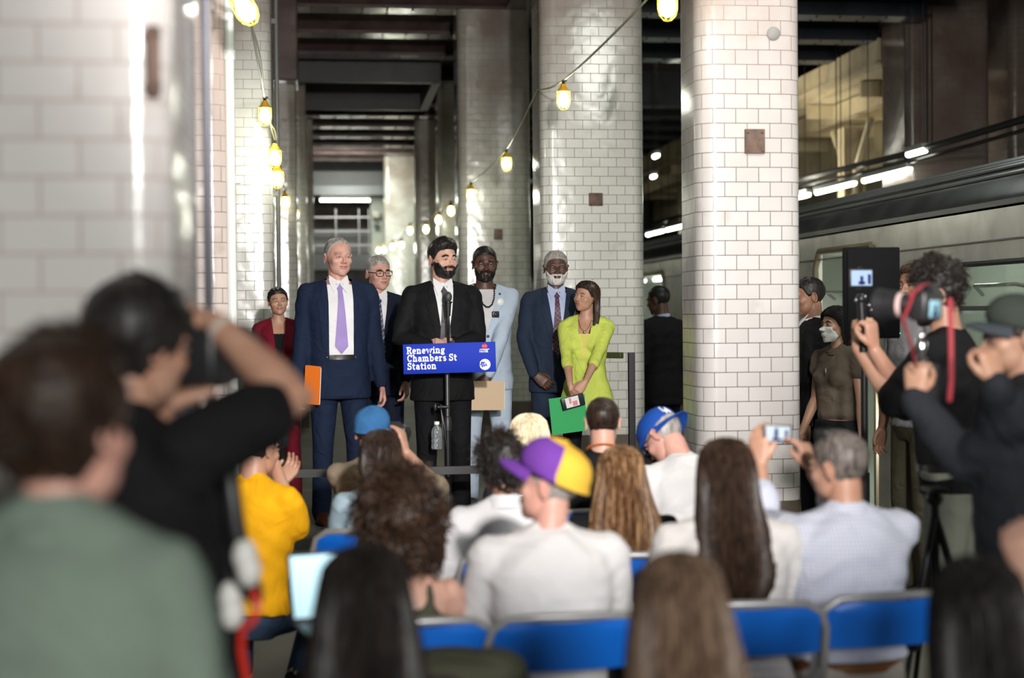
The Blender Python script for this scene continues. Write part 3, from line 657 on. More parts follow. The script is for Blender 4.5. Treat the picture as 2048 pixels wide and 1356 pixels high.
    def surf(x, z, off=0.0, back=False, bv=None):
        o = UB @ Vector((x, -0.7 if back else 0.7, z)); d = Rub @ Vector((0, 1 if back else -1, 0))
        h = (bv or B.bvh).ray_cast(o, d)
        if h[0] is None: h = (UB @ Vector((x, -0.11 if back else (0.085 if z < 1.3 else 0.048), z)),)
        return h[0]-d*off
    B.surf = surf
    def patch(nm, m, zs, xl, xr, off, th=0.004, nx=8, parent=None, back=False, bv=None):
        rows = [[surf(xl(z)+(xr(z)-xl(z))*j/nx, z, off, back, bv) for j in range(nx+1)] for z in zs]
        mb = MB(); nn = Rub @ Vector((0, -1 if back else 1, 0)); mb.grid(rows, 0, th, nn)
        return mb.build(nm, m, parent or P_)
    B.patch = patch
    lin = lambda a, b_, n: [a+(b_-a)*i/n for i in range(n+1)]
    B.lin = lin
    if kind == 'suit' or (kind == 'blazer' and top.get('inner') is not None):
        zb = top.get('button', 1.08); op = top.get('open', 0.0); zt = 1.500
        def xv(z): t = max(0.0, min(1.0, (z-zb)/(zt-zb))); return op+(top.get('vw', 0.066)-op)*t**0.85
        zlow = top.get('zlow', 0.985 if op else zb)
        patch('shirt_front' if kind == 'suit' else 'inner_top', top['inner'], lin(zlow, top.get('inner_top', zt-0.012), 22), lambda z: -xv(z)-0.012, lambda z: xv(z)+0.012, 0.0035, 0.006, 10)
        if op: patch('trouser_front', bottom['m'], lin(hem-0.005, zlow, 10), lambda z: -op*0.9, lambda z: op*0.9, 0.002, 0.006, 6); patch('belt_front', bottom.get('belt', SHOE), lin(zlow-0.012, zlow+0.018, 2), lambda z: -op-0.006, lambda z: op+0.006, 0.006, 0.005, 8)
        for s in (1, -1):
            def wl(z):
                zz = [zb, zb+0.1, 1.385, 1.405, 1.45, 1.51]; ww = [0.004, 0.034, 0.066, 0.040, 0.040, 0.016]; return float(np.interp(z, zz, ww))
            a_ = (lambda z, s=s: s*(xv(z)-0.002)); b_ = (lambda z, s=s: s*(xv(z)+wl(z)))
            patch('lapel', tm, lin(zb, 1.51, 26), a_ if s > 0 else b_, b_ if s > 0 else a_, 0.0085, 0.008, 6)
        if kind == 'suit' and not top.get('tie') is None or top.get('collar'):
            for s in (1, -1):
                mb = MB(); c0 = surf(s*0.004, 1.487, 0.016); c1 = surf(s*0.062, 1.505, 0.010); c2 = surf(s*0.040, 1.435, 0.014); c3 = surf(s*0.066, 1.535, 0.0)
                up0 = UB @ Vector((s*0.010, 0.062, 1.512)); up1 = UB @ Vector((s*0.058, 0.022, 1.548))
                mb.grid([[up0, up1], [c0, c1], [c0.lerp(c2, 0.6), c1.lerp(c2, 0.6)], [c2, c2+(c1-c2)*0.06]], 0, 0.004, Rub @ Vector((0, 1, 0))); mb.build('collar', top['inner'], P_)
        if not top.get('tie') is None:
            tie = top['tie']; zt_ = 1.492; z0_ = top.get('tie_end', max(zb-0.02, 1.02)); tw = 0.041
            def wt(z): return float(np.interp(z, [z0_, z0_+0.045, 1.40, 1.455, 1.46, zt_], [0.002, tw, 0.017, 0.013, 0.019, 0.024]))
            patch('necktie', tie, lin(z0_, zt_, 30), lambda z: -wt(z), lambda z: wt(z), 0.013, 0.008, 6)
        # flat neck band of the collar
        mb = MB(); rr = []
        for j in range(25):
            t = 2*math.pi*j/24; fr = 0.5+0.5*math.sin(t); r_ = (0.0635 if not fem else 0.06)
            if top.get('tie') is None and not top.get('collar'): break
            zt2 = 1.548-0.034*fr; rr.append([UB @ Vector((r_*math.cos(t)*q2, -0.012+(r_+0.004)*math.sin(t)*q2, zt2-z2)) for q2, z2 in ((1.0, 0.04), (1.05, 0.038), (1.04, 0.0), (0.99, 0.0))])
        if rr: mb.loft(rr, False, True); mb.build('collar', top['inner'], P_)
        if kind == 'suit' and slv >= 0.99:
            for nm, (s, S, E, Wp, fd, pn, a) in A.items():
                mb = MB(); d = (Wp-E).normalized(); mb.tube([Wp-d*0.03, Wp-d*0.002], [0.036*q, 0.036*q], 14, ends=False); mb.build('shirt_cuff', top['inner'], P_)
        # buttons
        if not op:
            for zz in (zb-0.03, zb-0.12):
                mb = MB(); mb.ell(surf(0.0, zz, 0.004), (0.010*k, 0.004*k, 0.010*k), None, 12, 6); mb.build('button', mat('dark_button', (0.02, 0.02, 0.02), 0.3) if not top.get('btn') else top['btn'], P_)
    if kind in ('tee', 'sweater'):
        mb = MB(); rr = []
        for j in range(25):
            t = 2*math.pi*j/24; fr = 0.5+0.5*math.sin(t); r_ = 0.072 if not fem else 0.078; z = 1.515-0.042*fr
            rr.append([UB @ Vector(((r_+a1)*math.cos(t), -0.014+(r_+a1)*math.sin(t), z+b1)) for a1, b1 in ((-0.002, -0.016), (0.008, -0.014), (0.004, 0.007), (-0.003, 0.008))])
        mb.loft(rr, False, True); mb.build('neckband', tm, P_)
    if kind in ('shirt', 'vest'):
        mb = MB(); rr = []
        for j in range(29):
            t = (100+340*j/28)*D2R; fr = 0.5+0.5*math.sin(t); z = 1.545-0.035*fr
            rr.append([UB @ Vector(((0.064+a1)*math.cos(t), -0.014+(0.066+a1)*math.sin(t), z+b1)) for a1, b1 in ((0.004, -0.012), (0.022, -0.045), (0.026, -0.042), (0.012, 0.004), (0.0, 0.0))])
        mb.loft(rr, True, True); mb.build('collar', tm, P_)
    if 'belly' in top: pass
    # ---- hair
    if hair: do_hair(B, hair, HM, hg, P_)
    return B
def do_hair(B, h, HM, hg, P_):
    st = h['s']; m_ = hairm(h['c']); ms = [m_]+([hairm(h['c2'])] if 'c2' in h else [])
    line = h.get('line', 'short')
    if st == 'short':
        sh = hair_shell(hg, line, h.get('th', 0.010), h.get('nz', 0.003), h.get('seed', 1), quiff=h.get('quiff', 0), side=h.get('side', 0.6), M=HM)
        out = MB(); out.join(sh)
        if h.get('n', 700): short_strands(sh, HM.to_3x3(), h.get('n', 700), h.get('ln', 0.018), 0.0009, 5, h.get('lift', 0.12), 0, h.get('down', (0, -0.5, -0.5)), len(ms), into=out)
        out.build('hair', ms, P_)
    elif st == 'bald': pass
    elif st == 'curly':
        sh = hair_shell(hg, line, h.get('th', 0.035), 0.012, 3, side=h.get('side', 0.8), M=HM); out = MB(); out.join(sh)
        short_strands(sh, HM.to_3x3(), h.get('n', 700), h.get('ln', 0.05), h.get('r', 0.0016), 9, h.get('lift', 0.6), h.get('curl', 0.007), (0, -0.3, -0.5), len(ms), into=out)
        out.build('hair', ms, P_)
    elif st == 'bun':
        sh = hair_shell(hg, h.get('line', 'low'), h.get('th', 0.012), 0.003, 2, side=0.8, M=HM); out = MB(); out.join(sh)
        bp = Vector(h.get('bun', (0, -0.115, 0.0))); br = h.get('br', 0.036)
        R3 = HM.to_3x3(); out.ell(HM @ bp, (br*B.k, br*B.k*0.9, br*B.k), R3.normalized(), 20, 14)
        rnd = random.Random(4)
        for i in range(70):
            a = rnd.random()*6.28; t = rnd.uniform(-1, 1); pts = []
            for j in range(9):
                f = a+j*0.45; rr = br*(1.03); zz = t*0.8+0.25*math.sin(j*0.5+a); c = math.sqrt(max(0, 1-min(1, zz*zz)))
                pts.append(HM @ (bp+Vector((math.cos(f)*c, math.sin(f)*c, zz))*rr))
            out.tube(pts, 0.0022, 4, ends=False)
        short_strands(sh, R3, h.get('n', 600), 0.05, 0.0011, 6, 0.02, 0, (0, -1, 0.1), len(ms), into=out)
        out.build('hair', ms, P_)
    elif st == 'long':
        sh = hair_shell(hg, h.get('line', 'low'), h.get('cap', 0.015), 0.002, 2, side=0.9, M=HM); sh.build('scalp_hair', m_, P_)
        hair_hang(h['rings'], HM, ([m_]*3+ms[1:] if len(ms) > 1 else ms), P_, h.get('n', 600), h.get('r', 0.0018), h.get('wave', 0.004), h.get('wn', 2.0), h.get('seed', 3), thick=h.get('thick', 0.02), sway=h.get('sway'))
# hanging hair profiles in head space
def long_rings(L=0.42, w=0.105, dpt=0.09, yb=-0.05, face=58, endw=0.9, top=0.105):
    return [(top+0.026, 0.012, 0.012, -0.01, 0), (top+0.014, 0.050, 0.060, -0.012, 0), (top-0.022, 0.083, 0.100, -0.012, 12), (0.045, 0.092, 0.112, -0.012, face*0.7), (0.0, 0.095, 0.112, -0.016, face),
            (-0.06, 0.097, 0.108, -0.022, face+4), (-0.12, w*0.97, dpt*1.05, yb*0.7, face+14), (-0.20, w*1.08, dpt*0.9, yb*1.35, face+26), (-L*0.75, w*1.04, dpt*0.62, yb*1.9, face+34), (-L, w*endw, dpt*0.36, yb*2.1, face+40)]
# ------------------------------------------------------------------ things people wear or hold
def baseball_cap(B, crown, brim, panel=None, yaw=0, tilt=0, name='baseball_cap', sz=1.0, back_logo=None, pitch=0, btn=None):
    hg = B.hg; Pn, dirs = hg; C = Matrix.Rotation(yaw*D2R, 4, 'Z') @ Matrix.Rotation(pitch*D2R, 4, 'X'); HM = B.HM
    mb = MB(); rings = []; n = 48
    for z, r in ((0.030, 1.0), (0.032, 1.02), (0.05, 1.03), (0.075, 1.01), (0.098, 0.92), (0.116, 0.76), (0.130, 0.50), (0.136, 0.24), (0.1375, 0.06)):
        ring = []
        for j in range(n):
            t = 2*math.pi*j/n; seam = 1-0.012*max(0, math.cos(3*t))**8
            ring.append(C @ Vector((0.0885*sz*r*math.sin(t)*seam, -0.012+0.1075*sz*r*math.cos(t)*seam + (0.01 if z > 0.04 else 0), z*sz+0.006*math.cos(t))))
        rings.append([HM @ p for p in ring])
    mb.loft(rings, True, True, 0)
    if panel:
        for fi, f in enumerate(mb.f):
            if len(f) == 4:
                j = fi % n; a = (j+0.5)/n*360
                if panel(a, fi//n): mb.m[fi] = 1
    rr = []
    for i, (ri, zz) in enumerate(((0.99, 0.0), (1.25, -0.004), (1.5, -0.012), (1.66, -0.022))):
        row = []
        for j in range(17):
            t = (-68+136*j/16)*D2R; q = 1+(ri-1)*math.cos(t*1.25)
            row.append(HM @ (C @ Vector((0.0885*sz*math.sin(t)*(0.99+(q-1)*0.30), -0.012+0.1075*sz*math.cos(t)*q, 0.036*sz+zz-0.018*math.sin(t)**2*(ri-0.6)))))
        rr.append(row)
    ms = [crown]+([panel and MATS[panel_name(B)]] if False else [])
    o = mb.build(name+'_crown' if False else 'cap', [crown, brim], B.o)
    b2 = MB(); b2.grid(rr, 0, 0.0035, (HM.to_3x3() @ Vector((0, 0, 1))).normalized()); b2.build('cap_brim', brim, o)
    b3 = MB(); b3.ell(HM @ (C @ Vector((0, -0.002, 0.138*sz))), (0.008, 0.008, 0.005), None, 10, 6); b3.build('cap_button', btn or brim, o)
    return o, C
def glasses(B, m, w=0.026, h=0.019, rnd_=0.6, y=0.094, z=0.0, r=0.0019, lens=None, shift=(0, 0, 0)):
    HM = B.HM @ Matrix.Translation(shift); mb = MB()
    for s in (1, -1):
        mb.tube([HM @ Vector((s*0.033+w*math.copysign(abs(math.cos(t))**rnd_, math.cos(t)), y-0.10*abs(s*0.033+w*math.cos(t))**1.4, z+h*math.copysign(abs(math.sin(t))**rnd_, math.sin(t)))) for t in [2*math.pi*j/24 for j in range(25)]], r, 6, ends=False)
        mb.tube([HM @ Vector((s*0.059, y-0.008, z+0.006)), HM @ Vector((s*0.073, y-0.022, z+0.008)), HM @ Vector((s*0.079, 0.0, z+0.008)), HM @ Vector((s*0.079, -0.025, z-0.002))], r*0.9, 6)
    mb.tube([HM @ Vector((-0.008, y, z+0.004)), HM @ Vector((0, y+0.004, z+0.006)), HM @ Vector((0.008, y, z+0.004))], r, 6)
    o = mb.build('glasses', m, B.o)
    if lens:
        for s in (1, -1):
            l = MB(); l.ell(HM @ Vector((s*0.033, y-0.002, z)), (w*0.95, 0.0012, h*0.95), HM.to_3x3().normalized(), 16, 6); l.build('lens', lens, o)
    return o
def lanyard(B, m, w=0.006, zlow=1.2):
    pts = [B.surf(-0.055, 1.49, 0.008), B.surf(-0.04, 1.40, 0.010), B.surf(0, zlow, 0.012), B.surf(0.04, 1.40, 0.010), B.surf(0.055, 1.49, 0.008)]
    back = [B.UB @ Vector((0.06, -0.06, 1.525)), B.UB @ Vector((0, -0.092, 1.535)), B.UB @ Vector((-0.06, -0.06, 1.525))]
    mb = MB(); mb.tube(pts+back+[pts[0]], w, 6, flat=0.4, ends=False); return mb.build('lanyard', m, B.o)
# ================================================================== THE STATION
def gx(px, d): return P(px, 625, d)
def ground(px, d, z=0.0, py=625): p = P(px, py, d); return Vector((p.x, p.y, z))
conc = mat('platform_concrete', (0.20, 0.19, 0.155), 0.55, kind='concrete', col2=(0.115, 0.11, 0.085))
fl = MB(); fl.box((0.2, 18, -0.15), (8.4, 52, 0.3)); struct(fl.build('floor', conc, smooth=False))
yel = mat('worn_edge_strip', (0.30, 0.28, 0.22), 0.6, kind='grime', col2=(0.2, 0.18, 0.14))
# track bed and the far platform
tb_ = MB(); tb_.box((6.0, 18, -1.25), (3.4, 52, 0.3)); struct(tb_.build('track_bed', mat('track_ballast', (0.05, 0.045, 0.04), 0.9, kind='grime'), smooth=False))
fp = MB(); fp.box((11.0, 18, -0.15), (6.6, 52, 0.3)); struct(fp.build('floor_far_platform', conc, smooth=False))
wallm = mat('sooty_wall', (0.10, 0.095, 0.085), 0.8, kind='grime', col2=(0.05, 0.047, 0.042))
for nm, c, s in (('wall_left', (-4.2, 18, 2.4), (0.3, 52, 6.2)), ('wall_right', (14.4, 18, 2.4), (0.3, 52, 6.2)), ('wall_back', (5.1, 44.0, 2.4), (18.9, 0.3, 6.2)), ('wall_behind_press', (5.1, -8.1, 2.4), (18.9, 0.3, 6.2))):
    b = MB(); b.box(c, s); struct(b.build(nm, wallm, smooth=False))
# ceiling: black slab with riveted cross beams, glossy old paint
ceilm = mat('sooty_ceiling', (0.030, 0.024, 0.022), 0.5, kind='grime', col2=(0.016, 0.013, 0.012))
beamm = mat('glossy_dark_beam_paint', (0.115, 0.080, 0.072), 0.20, kind='grime', col2=(0.060, 0.042, 0.038), bump=1.5)
beamb = mat('blue_black_beam_paint', (0.030, 0.036, 0.045), 0.35, kind='grime', col2=(0.016, 0.02, 0.024), bump=1.5)
b = MB(); b.box((5.1, 18, 5.75), (18.9, 52, 0.3)); struct(b.build('ceiling', ceilm, smooth=False))
ZB = 5.02
for y in [6.2+1.5*i for i in range(19)]:
    if 20.3 < y < 23.4: continue
    for xa, xb, m_ in ((-1.7, 2.1, beamm), (2.7, 7.0, beamb)):
        b = MB(); cx = (xa+xb)/2; w_ = xb-xa
        b.box((cx, y, ZB+0.02), (w_, 0.34, 0.035)); b.box((cx, y, ZB+0.30), (w_, 0.05, 0.55)); b.box((cx, y, ZB+0.575), (w_, 0.30, 0.03))
        for i in range(int(w_/0.28)):
            for s in (-0.11, 0.11): b.ell((xa+0.14+i*0.28, y+s, ZB-0.002), (0.017, 0.017, 0.012), None, 8, 4)
        struct(b.build('trim_1', m_, smooth=False))
# jack arches of the vault between the beams
for y in [6.2+1.5*i for i in range(18)]:
    if 19.0 < y < 23.0: continue
    b = MB(); rows = []
    for j in range(9):
        t = j/8; rows.append([Vector((x, y+0.05+1.4*t, ZB+0.10+0.30*math.sin(math.pi*t))) for x in (-1.7, 0.2, 2.1)])
    b.grid(rows, 0, 0.03, (0, 0, 1)); struct(b.build('trim_2', beamm))
# long girders over the two column rows
for cx in (-0.95, 2.2):
    b = MB(); b.box((cx, 19, ZB+0.02), (0.42, 44, 0.05)); b.box((cx, 19, ZB+0.33), (0.06, 44, 0.6))
    struct(b.build('trim_3', beamm, smooth=False))
# vent shaft in the ceiling
b = MB()
for c, s in (((0.2, 20.45, 5.25), (2.6, 0.12, 0.9)), ((0.2, 23.2, 5.25), (2.6, 0.12, 0.9)), ((-1.1, 21.8, 5.25), (0.12, 2.8, 0.9)), ((1.5, 21.8, 5.25), (0.12, 2.8, 0.9))): b.box(c, s)
struct(b.build('trim_4', ceilm, smooth=False))
# ------------------------------------------------------------------ tiled columns
def column(label, X0, X1, Y0, dep, bw, bh, z1=ZB, rad=0.10, mats=None, base=True, u0=0.0, v0=0.0, plates=(), name='tiled_column', group=None, baseh=0.62):
    cx, cy = (X0+X1)/2, Y0+dep/2; hx, hy = (X1-X0)/2, dep/2; ring = []
    for sx, sy, a0 in ((1, 1, 0), (-1, 1, 90), (-1, -1, 180), (1, -1, 270)):
        for i in range(7): a = (a0+15*i)*D2R; ring.append(Vector((sx*(hx-rad)+rad*math.cos(a), sy*(hy-rad)+rad*math.sin(a), 0)))
    ring = ring[14:]+ring[:14]          # start at the corner nearest the left front
    n = len(ring); per = [0.0]
    for i in range(n): per.append(per[-1]+(ring[(i+1) % n]-ring[i]).length)
    root = thing(name, label, 'column', (cx, cy, 0)); zs = [baseh if base else 0.0, (z1+0.0)]
    vs = [(ring[i % n].x, ring[i % n].y, z) for z in zs for i in range(n+1)]
    fs = [(i, i+1, n+1+i+1, n+1+i) for i in range(n)]
    # caps
    me = bpy.data.meshes.new('tile_facing'); me.from_pydata(vs, [], fs); uvl = me.uv_layers.new(name='UVMap')
    for p in me.polygons:
        for li in p.loop_indices:
            vi = me.loops[li].vertex_index; r, c = divmod(vi, n+1); uvl.data[li].uv = (per[c]+u0, zs[r]+v0)
    me.polygons.foreach_set('use_smooth', np.ones(len(me.polygons), dtype=bool)); me.materials.append(mats)
    o = bpy.data.objects.new('tile_facing', me); COL.objects.link(o); o.parent = root
    b = MB(); b.box((0, 0, (z1)/2), (2*hx-2*rad*0.4, 2*hy-2*rad*0.4, z1-0.01), None, 0.02); b.build('core', conc, root)
    if base:
        b = MB(); R = [[Vector((p.x*1.012, p.y*1.012, z)) for p in ring] for z in (0, baseh-0.01, baseh)]
        b.loft(R); b.build('plinth', mat('dark_column_plinth', (0.12, 0.095, 0.07), 0.5, kind='grime', col2=(0.06, 0.047, 0.035)), root)
    for (pxw, pz, w_, h_) in plates:
        q = MB(); q.box((pxw-cx, -hy-0.004, pz), (w_, 0.014, h_), None, 0.004)
        for sx in (-1, 1):
            for sz in (-1, 1): q.ell((pxw-cx+sx*w_*0.36, -hy-0.012, pz+sz*h_*0.36), (0.008, 0.005, 0.008), None, 8, 4)
        q.build('cover_plate', mat('rusty_plate', (0.15, 0.09, 0.065), 0.7, kind='grime', col2=(0.07, 0.045, 0.035), scale=6), root)
    return root
tA = tile_mat('white_glazed_tile_wide', 0.1215, 0.0763, (0.60, 0.575, 0.56), (0.55, 0.525, 0.51), dirt=(0.27, 0.20, 0.18), dirt_z=(2.1, 3.5), dirt_amt=1.0, grout=(0.10, 0.07, 0.06), rough=0.24)
tB = tile_mat('white_glazed_tile_grey', 0.138, 0.0755, (0.68, 0.67, 0.63), (0.62, 0.62, 0.58), dirt=(0.24, 0.20, 0.17), dirt_z=(2.4, 4.0), dirt_amt=0.95, grout=(0.12, 0.10, 0.08))
tC = tile_mat('white_glazed_tile_aged', 0.140, 0.0755, (0.52, 0.52, 0.46), (0.45, 0.45, 0.40), dirt=(0.20, 0.165, 0.135), dirt_z=(2.0, 3.8), dirt_amt=1.0, grout=(0.10, 0.085, 0.07))
tL = tile_mat('white_glazed_tile_large', 0.155, 0.0763, (0.58, 0.56, 0.545), (0.54, 0.52, 0.505), dirt=(0.60, 0.52, 0.48), dirt_z=(2.0, 4.5), dirt_amt=0.5, grout=(0.40, 0.34, 0.31), mortar=0.0032)
tP = tile_mat('pinkish_glazed_tile', 0.155, 0.0763, (0.60, 0.52, 0.48), (0.54, 0.46, 0.43), dirt=(0.40, 0.31, 0.27), dirt_z=(1.9, 3.0), dirt_amt=0.9)
tD = tile_mat('dark_stained_tile', 0.155, 0.0763, (0.32, 0.27, 0.24), (0.27, 0.23, 0.20), dirt=(0.15, 0.10, 0.085), dirt_z=(2.2, 4.0), dirt_amt=1.0, grout=(0.07, 0.05, 0.045))
column('white glazed tile column in the left foreground behind the two near photographers', -2.0, -0.315, 3.03, 0.70, 0.15, 0.076, mats=tL, rad=0.075, v0=0.01, plates=((-0.345, 2.13, 0.028, 0.14),))
column('pink tinted tile column seen as a narrow strip beside the white pipe', -1.15, -0.50, 7.5, 0.6, 0.15, 0.076, mats=tP, rad=0.08, u0=0.03)
column('white tile column behind the woman in the burgundy suit', -1.30, -0.44, 11.8, 0.6, 0.15, 0.076, mats=tB, rad=0.08)
column('third tile column of the left row, dark bracket at its top', -1.25, -0.35, 16.5, 0.6, 0.15, 0.076, mats=tC)
column('fourth tile column of the left row, far along the platform', -1.2, -0.31, 21.2, 0.6, 0.15, 0.076, mats=tC)
column('fifth tile column of the left row, far along the platform', -1.2, -0.26, 26.0, 0.6, 0.15, 0.076, mats=tC)
column('white tile column right of centre with a large rusty plate and a round bolt mark', 1.91, 2.47, 7.49, 0.47, 0.12, 0.076, mats=tA, plates=((2.207, 2.50, 0.108, 0.128),), u0=0.05)
column('wide white tile column behind the woman in the lime blazer', 1.71, 2.56, 11.8, 0.62, 0.138, 0.076, mats=tB, plates=((2.150, 2.53, 0.115, 0.105),), u0=0.02)
column('tile column behind the man in the pale blue suit', 1.45, 2.27, 16.5, 0.62, 0.14, 0.076, mats=tC, plates=((1.89, 2.50, 0.10, 0.12),))
column('fourth tile column of the right row, between speaker and pale blue suit', 1.60, 2.3, 21.6, 0.6, 0.15, 0.076, mats=tC)
column('fifth tile column of the right row, above the head of the speaker', 1.52, 2.2, 26.0, 0.6, 0.15, 0.076, mats=tC)
column('last pale tile column of the right row, lowest and farthest', 1.20, 2.1, 32.0, 0.6, 0.15, 0.076, mats=tC, z1=ZB)
column('tall dark stained tile column beyond the train at upper right', 6.90, 7.95, 17.0, 0.9, 0.155, 0.0763, mats=tD, z1=5.6, base=False)
column('dark stained tile column at the right edge beyond the train', 8.3, 9.2, 17.2, 0.9, 0.155, 0.0763, mats=tD, z1=5.6, base=False)
# round bolt mark
b = MB(); b.lathe([(0.0, 0), (0.032, 0.0), (0.036, 0.004), (0.030, 0.008), (0.012, 0.010), (0.0, 0.012)], 24); o = b.build('bolt_cap', mat('dull_zinc', (0.22, 0.21, 0.205), 0.6, 0.2)); tag(o, 'small round grey bolt cap high on the right white tile column', 'bolt')
o.matrix_world = Matrix.Translation((P(1563, 57, 7.55).x, 7.489, P(1563, 57, 7.55).z)) @ Matrix.Rotation(90*D2R, 4, 'X')
# dark stripe and white pipe at the left columns
pw = P(461, 300, 7.42)
b = MB(); b.cyl((0, 0, 0), (0, 0, 5.0), 0.024); b.cyl((0, 0, 2.9), (0, 0, 2.95), 0.030)
for z in (1.0, 2.3, 3.6): b.box((0, 0.03, z), (0.09, 0.05, 0.03))
o = b.build('conduit_pipe', mat('white_pipe_paint', (0.72, 0.76, 0.73), 0.25)); o.location = (pw.x, pw.y, 0); tag(o, 'white painted vertical pipe beside the pink tinted tile column', 'pipe')
pd = Vector((-0.312, 3.755, 0)); b = MB(); b.box((0, 0, 2.5), (0.024, 0.03, 5.0), None, 0.004); o = b.build('steel_corner_strip', mat('blue_black_steel', (0.022, 0.024, 0.034), 0.4, 0.3)); o.location = (pd.x+0.012, pd.y, 0); tag(o, 'blue-black vertical steel strip on the edge of the left foreground column', 'steel strip')
pe = P(550, 300, 12.0); b = MB(); b.cyl((0, 0, 0), (0, 0, 5.0), 0.018)
for z in (1.2, 2.6, 4.0): b.box((-0.03, 0, z), (0.06, 0.05, 0.04))
o = b.build('conduit_pipe', mat('grey_pipe_paint', (0.12, 0.125, 0.115), 0.5)); o.location = (pe.x+0.02, pe.y, 0); tag(o, 'dull grey vertical conduit along the right side of the tile column behind the burgundy suit', 'pipe')
# dark steel box bracket above the third column left
b = MB(); q = P(573, 130, 16.2); b.box((q.x-0.25, 16.6, 4.62), (0.75, 0.8, 0.92), None, 0.02); struct(b.build('trim_5', beamm, smooth=False))
# ------------------------------------------------------------------ far end of the platform
D = 34.0
def pb(x0, y0, x1, y1, d=D, th=0.2, z=None):
    a = P(x0, y0, d); c = P(x1, y1, d); return (((a.x+c.x)/2, a.y, (a.z+c.z)/2), (abs(c.x-a.x), th, abs(a.z-c.z)))
endm = mat('dim_end_wall', (0.16, 0.135, 0.125), 0.8, kind='grime', col2=(0.09, 0.075, 0.07)); grn = mat('grey_green_paint', (0.20, 0.21, 0.175), 0.55, kind='grime', col2=(0.13, 0.135, 0.11))
b = MB(); c, s = pb(560, 392, 800, 900, 36.5); b.box(c, (s[0]+1, s[1], s[2])); struct(b.build('wall_end', endm, smooth=False))
for x0, x1 in ((600, 622), (740, 775)):
    b = MB(); c, s = pb(x0, 385, x1, 872, 33.6, 0.5); b.box(c, s, None, 0.02); tag(b.build('end_pier', grn, smooth=False), 'grey-green pier at the %s of the far stairway' % ('left' if x0 < 700 else 'right'), 'pier')
b = MB(); c, s = pb(560, 345, 800, 392, 33.2, 0.6); b.box(c, s); struct(b.build('trim_6', ceilm, smooth=False))
b = MB(); c, s = pb(590, 372, 790, 388, 32.6, 0.12); b.box(c, s); struct(b.build('trim_6', mat('black_steel', (0.012, 0.012, 0.013), 0.4), smooth=False))
b = MB(); c, s = pb(560, 250, 640, 345, 36.8, 0.3); struct(MB().box(*pb(520, 140, 860, 392, 37.0, 0.3)).build('wall_end_upper', ceilm, smooth=False))
t = thing('stair_landing', 'dark footbridge landing with railings at the far end of the platform', 'landing', (0, 0, 0))
b = MB(); b.box(*pb(622, 512, 742, 540, 33.4, 0.9)); b.build('deck', mat('black_steel', (0.012, 0.012, 0.013), 0.4), t, smooth=False)
b = MB()
for x in (626, 672, 718, 738): b.box(*pb(x-1.5, 418, x+1.5, 514, 33.2, 0.04))
for y in (434, 462, 490): b.box(*pb(622, y-1, 742, y+1, 33.2, 0.03))
b.build('railing', mat('grey_steel_paint', (0.16, 0.15, 0.15), 0.35, 0.3), t, smooth=False)
b = MB(); b.box(*pb(625, 458, 738, 512, 33.6, 0.03)); b.build('railing_panel', mat('dark_mesh_panel', (0.05, 0.045, 0.045), 0.6), t, smooth=False)
for x0, x1 in ((628, 652), (684, 715)):
    b = MB(); b.box(*pb(x0, 545, x1, 872, 33.8, 0.1), None, 0.01); b.box(*pb(x0+3, 560, x1-3, 640, 33.7, 0.06)); o = b.build('steel_door', mat('dark_door_paint', (0.05, 0.04, 0.035), 0.5), smooth=False); tag(o, 'dark steel door under the far landing, %s of the two' % ('left' if x0 < 650 else 'right'), 'door')
def tube_light(label, x, y, z, L, axis='x', e=14, name='fluorescent_tube', group=None, hang=0.3):
    t = thing(name, label, 'light', (x, y, z), 0 if axis == 'x' else 90*D2R, group)
    b = MB(); b.box((0, 0, 0.05), (L*1.03, 0.10, 0.06), None, 0.01); b.build('housing', mat('fixture_white', (0.35, 0.35, 0.33), 0.5), t)
    for s in (-1, 1): b = MB(); b.cyl((s*L*0.4, 0, 0.05), (s*L*0.4, 0, 0.05+hang), 0.006, n=6); b.build('hanger', BLKMETAL, t)
    b = MB(); b.cyl((-L/2, 0, 0), (L/2, 0, 0), 0.034, n=10); b.build('tube', mat('lit_fluorescent', (0.95, 1.0, 0.86), emit=e), t)
    return t
lamp('far_landing_fill', 'AREA', (0.4, 30.5, 4.6), 170, (0.93, 1.0, 0.90), 1.0, (0.3, 33.5, 1.2)); q = P(690, 400, 33.0); tube_light('long fluorescent light above the far landing', q.x, q.y, q.z, 1.1)  # area lamp added as fill to brighten the far end
# pale box and small things at the right of the far end
b = MB(); b.box(*pb(744, 422, 760, 436, 33.2, 0.15), None, 0.02); tag(b.build('wall_box', mat('pale_box', (0.30, 0.27, 0.22), 0.5)), 'pale junction box on the right far pier', 'box')
b = MB(); b.box(*pb(748, 444, 757, 456, 33.2, 0.15), None, 0.02); tag(b.build('wall_box', BLKPL), 'small dark box below the pale box on the right far pier', 'box')
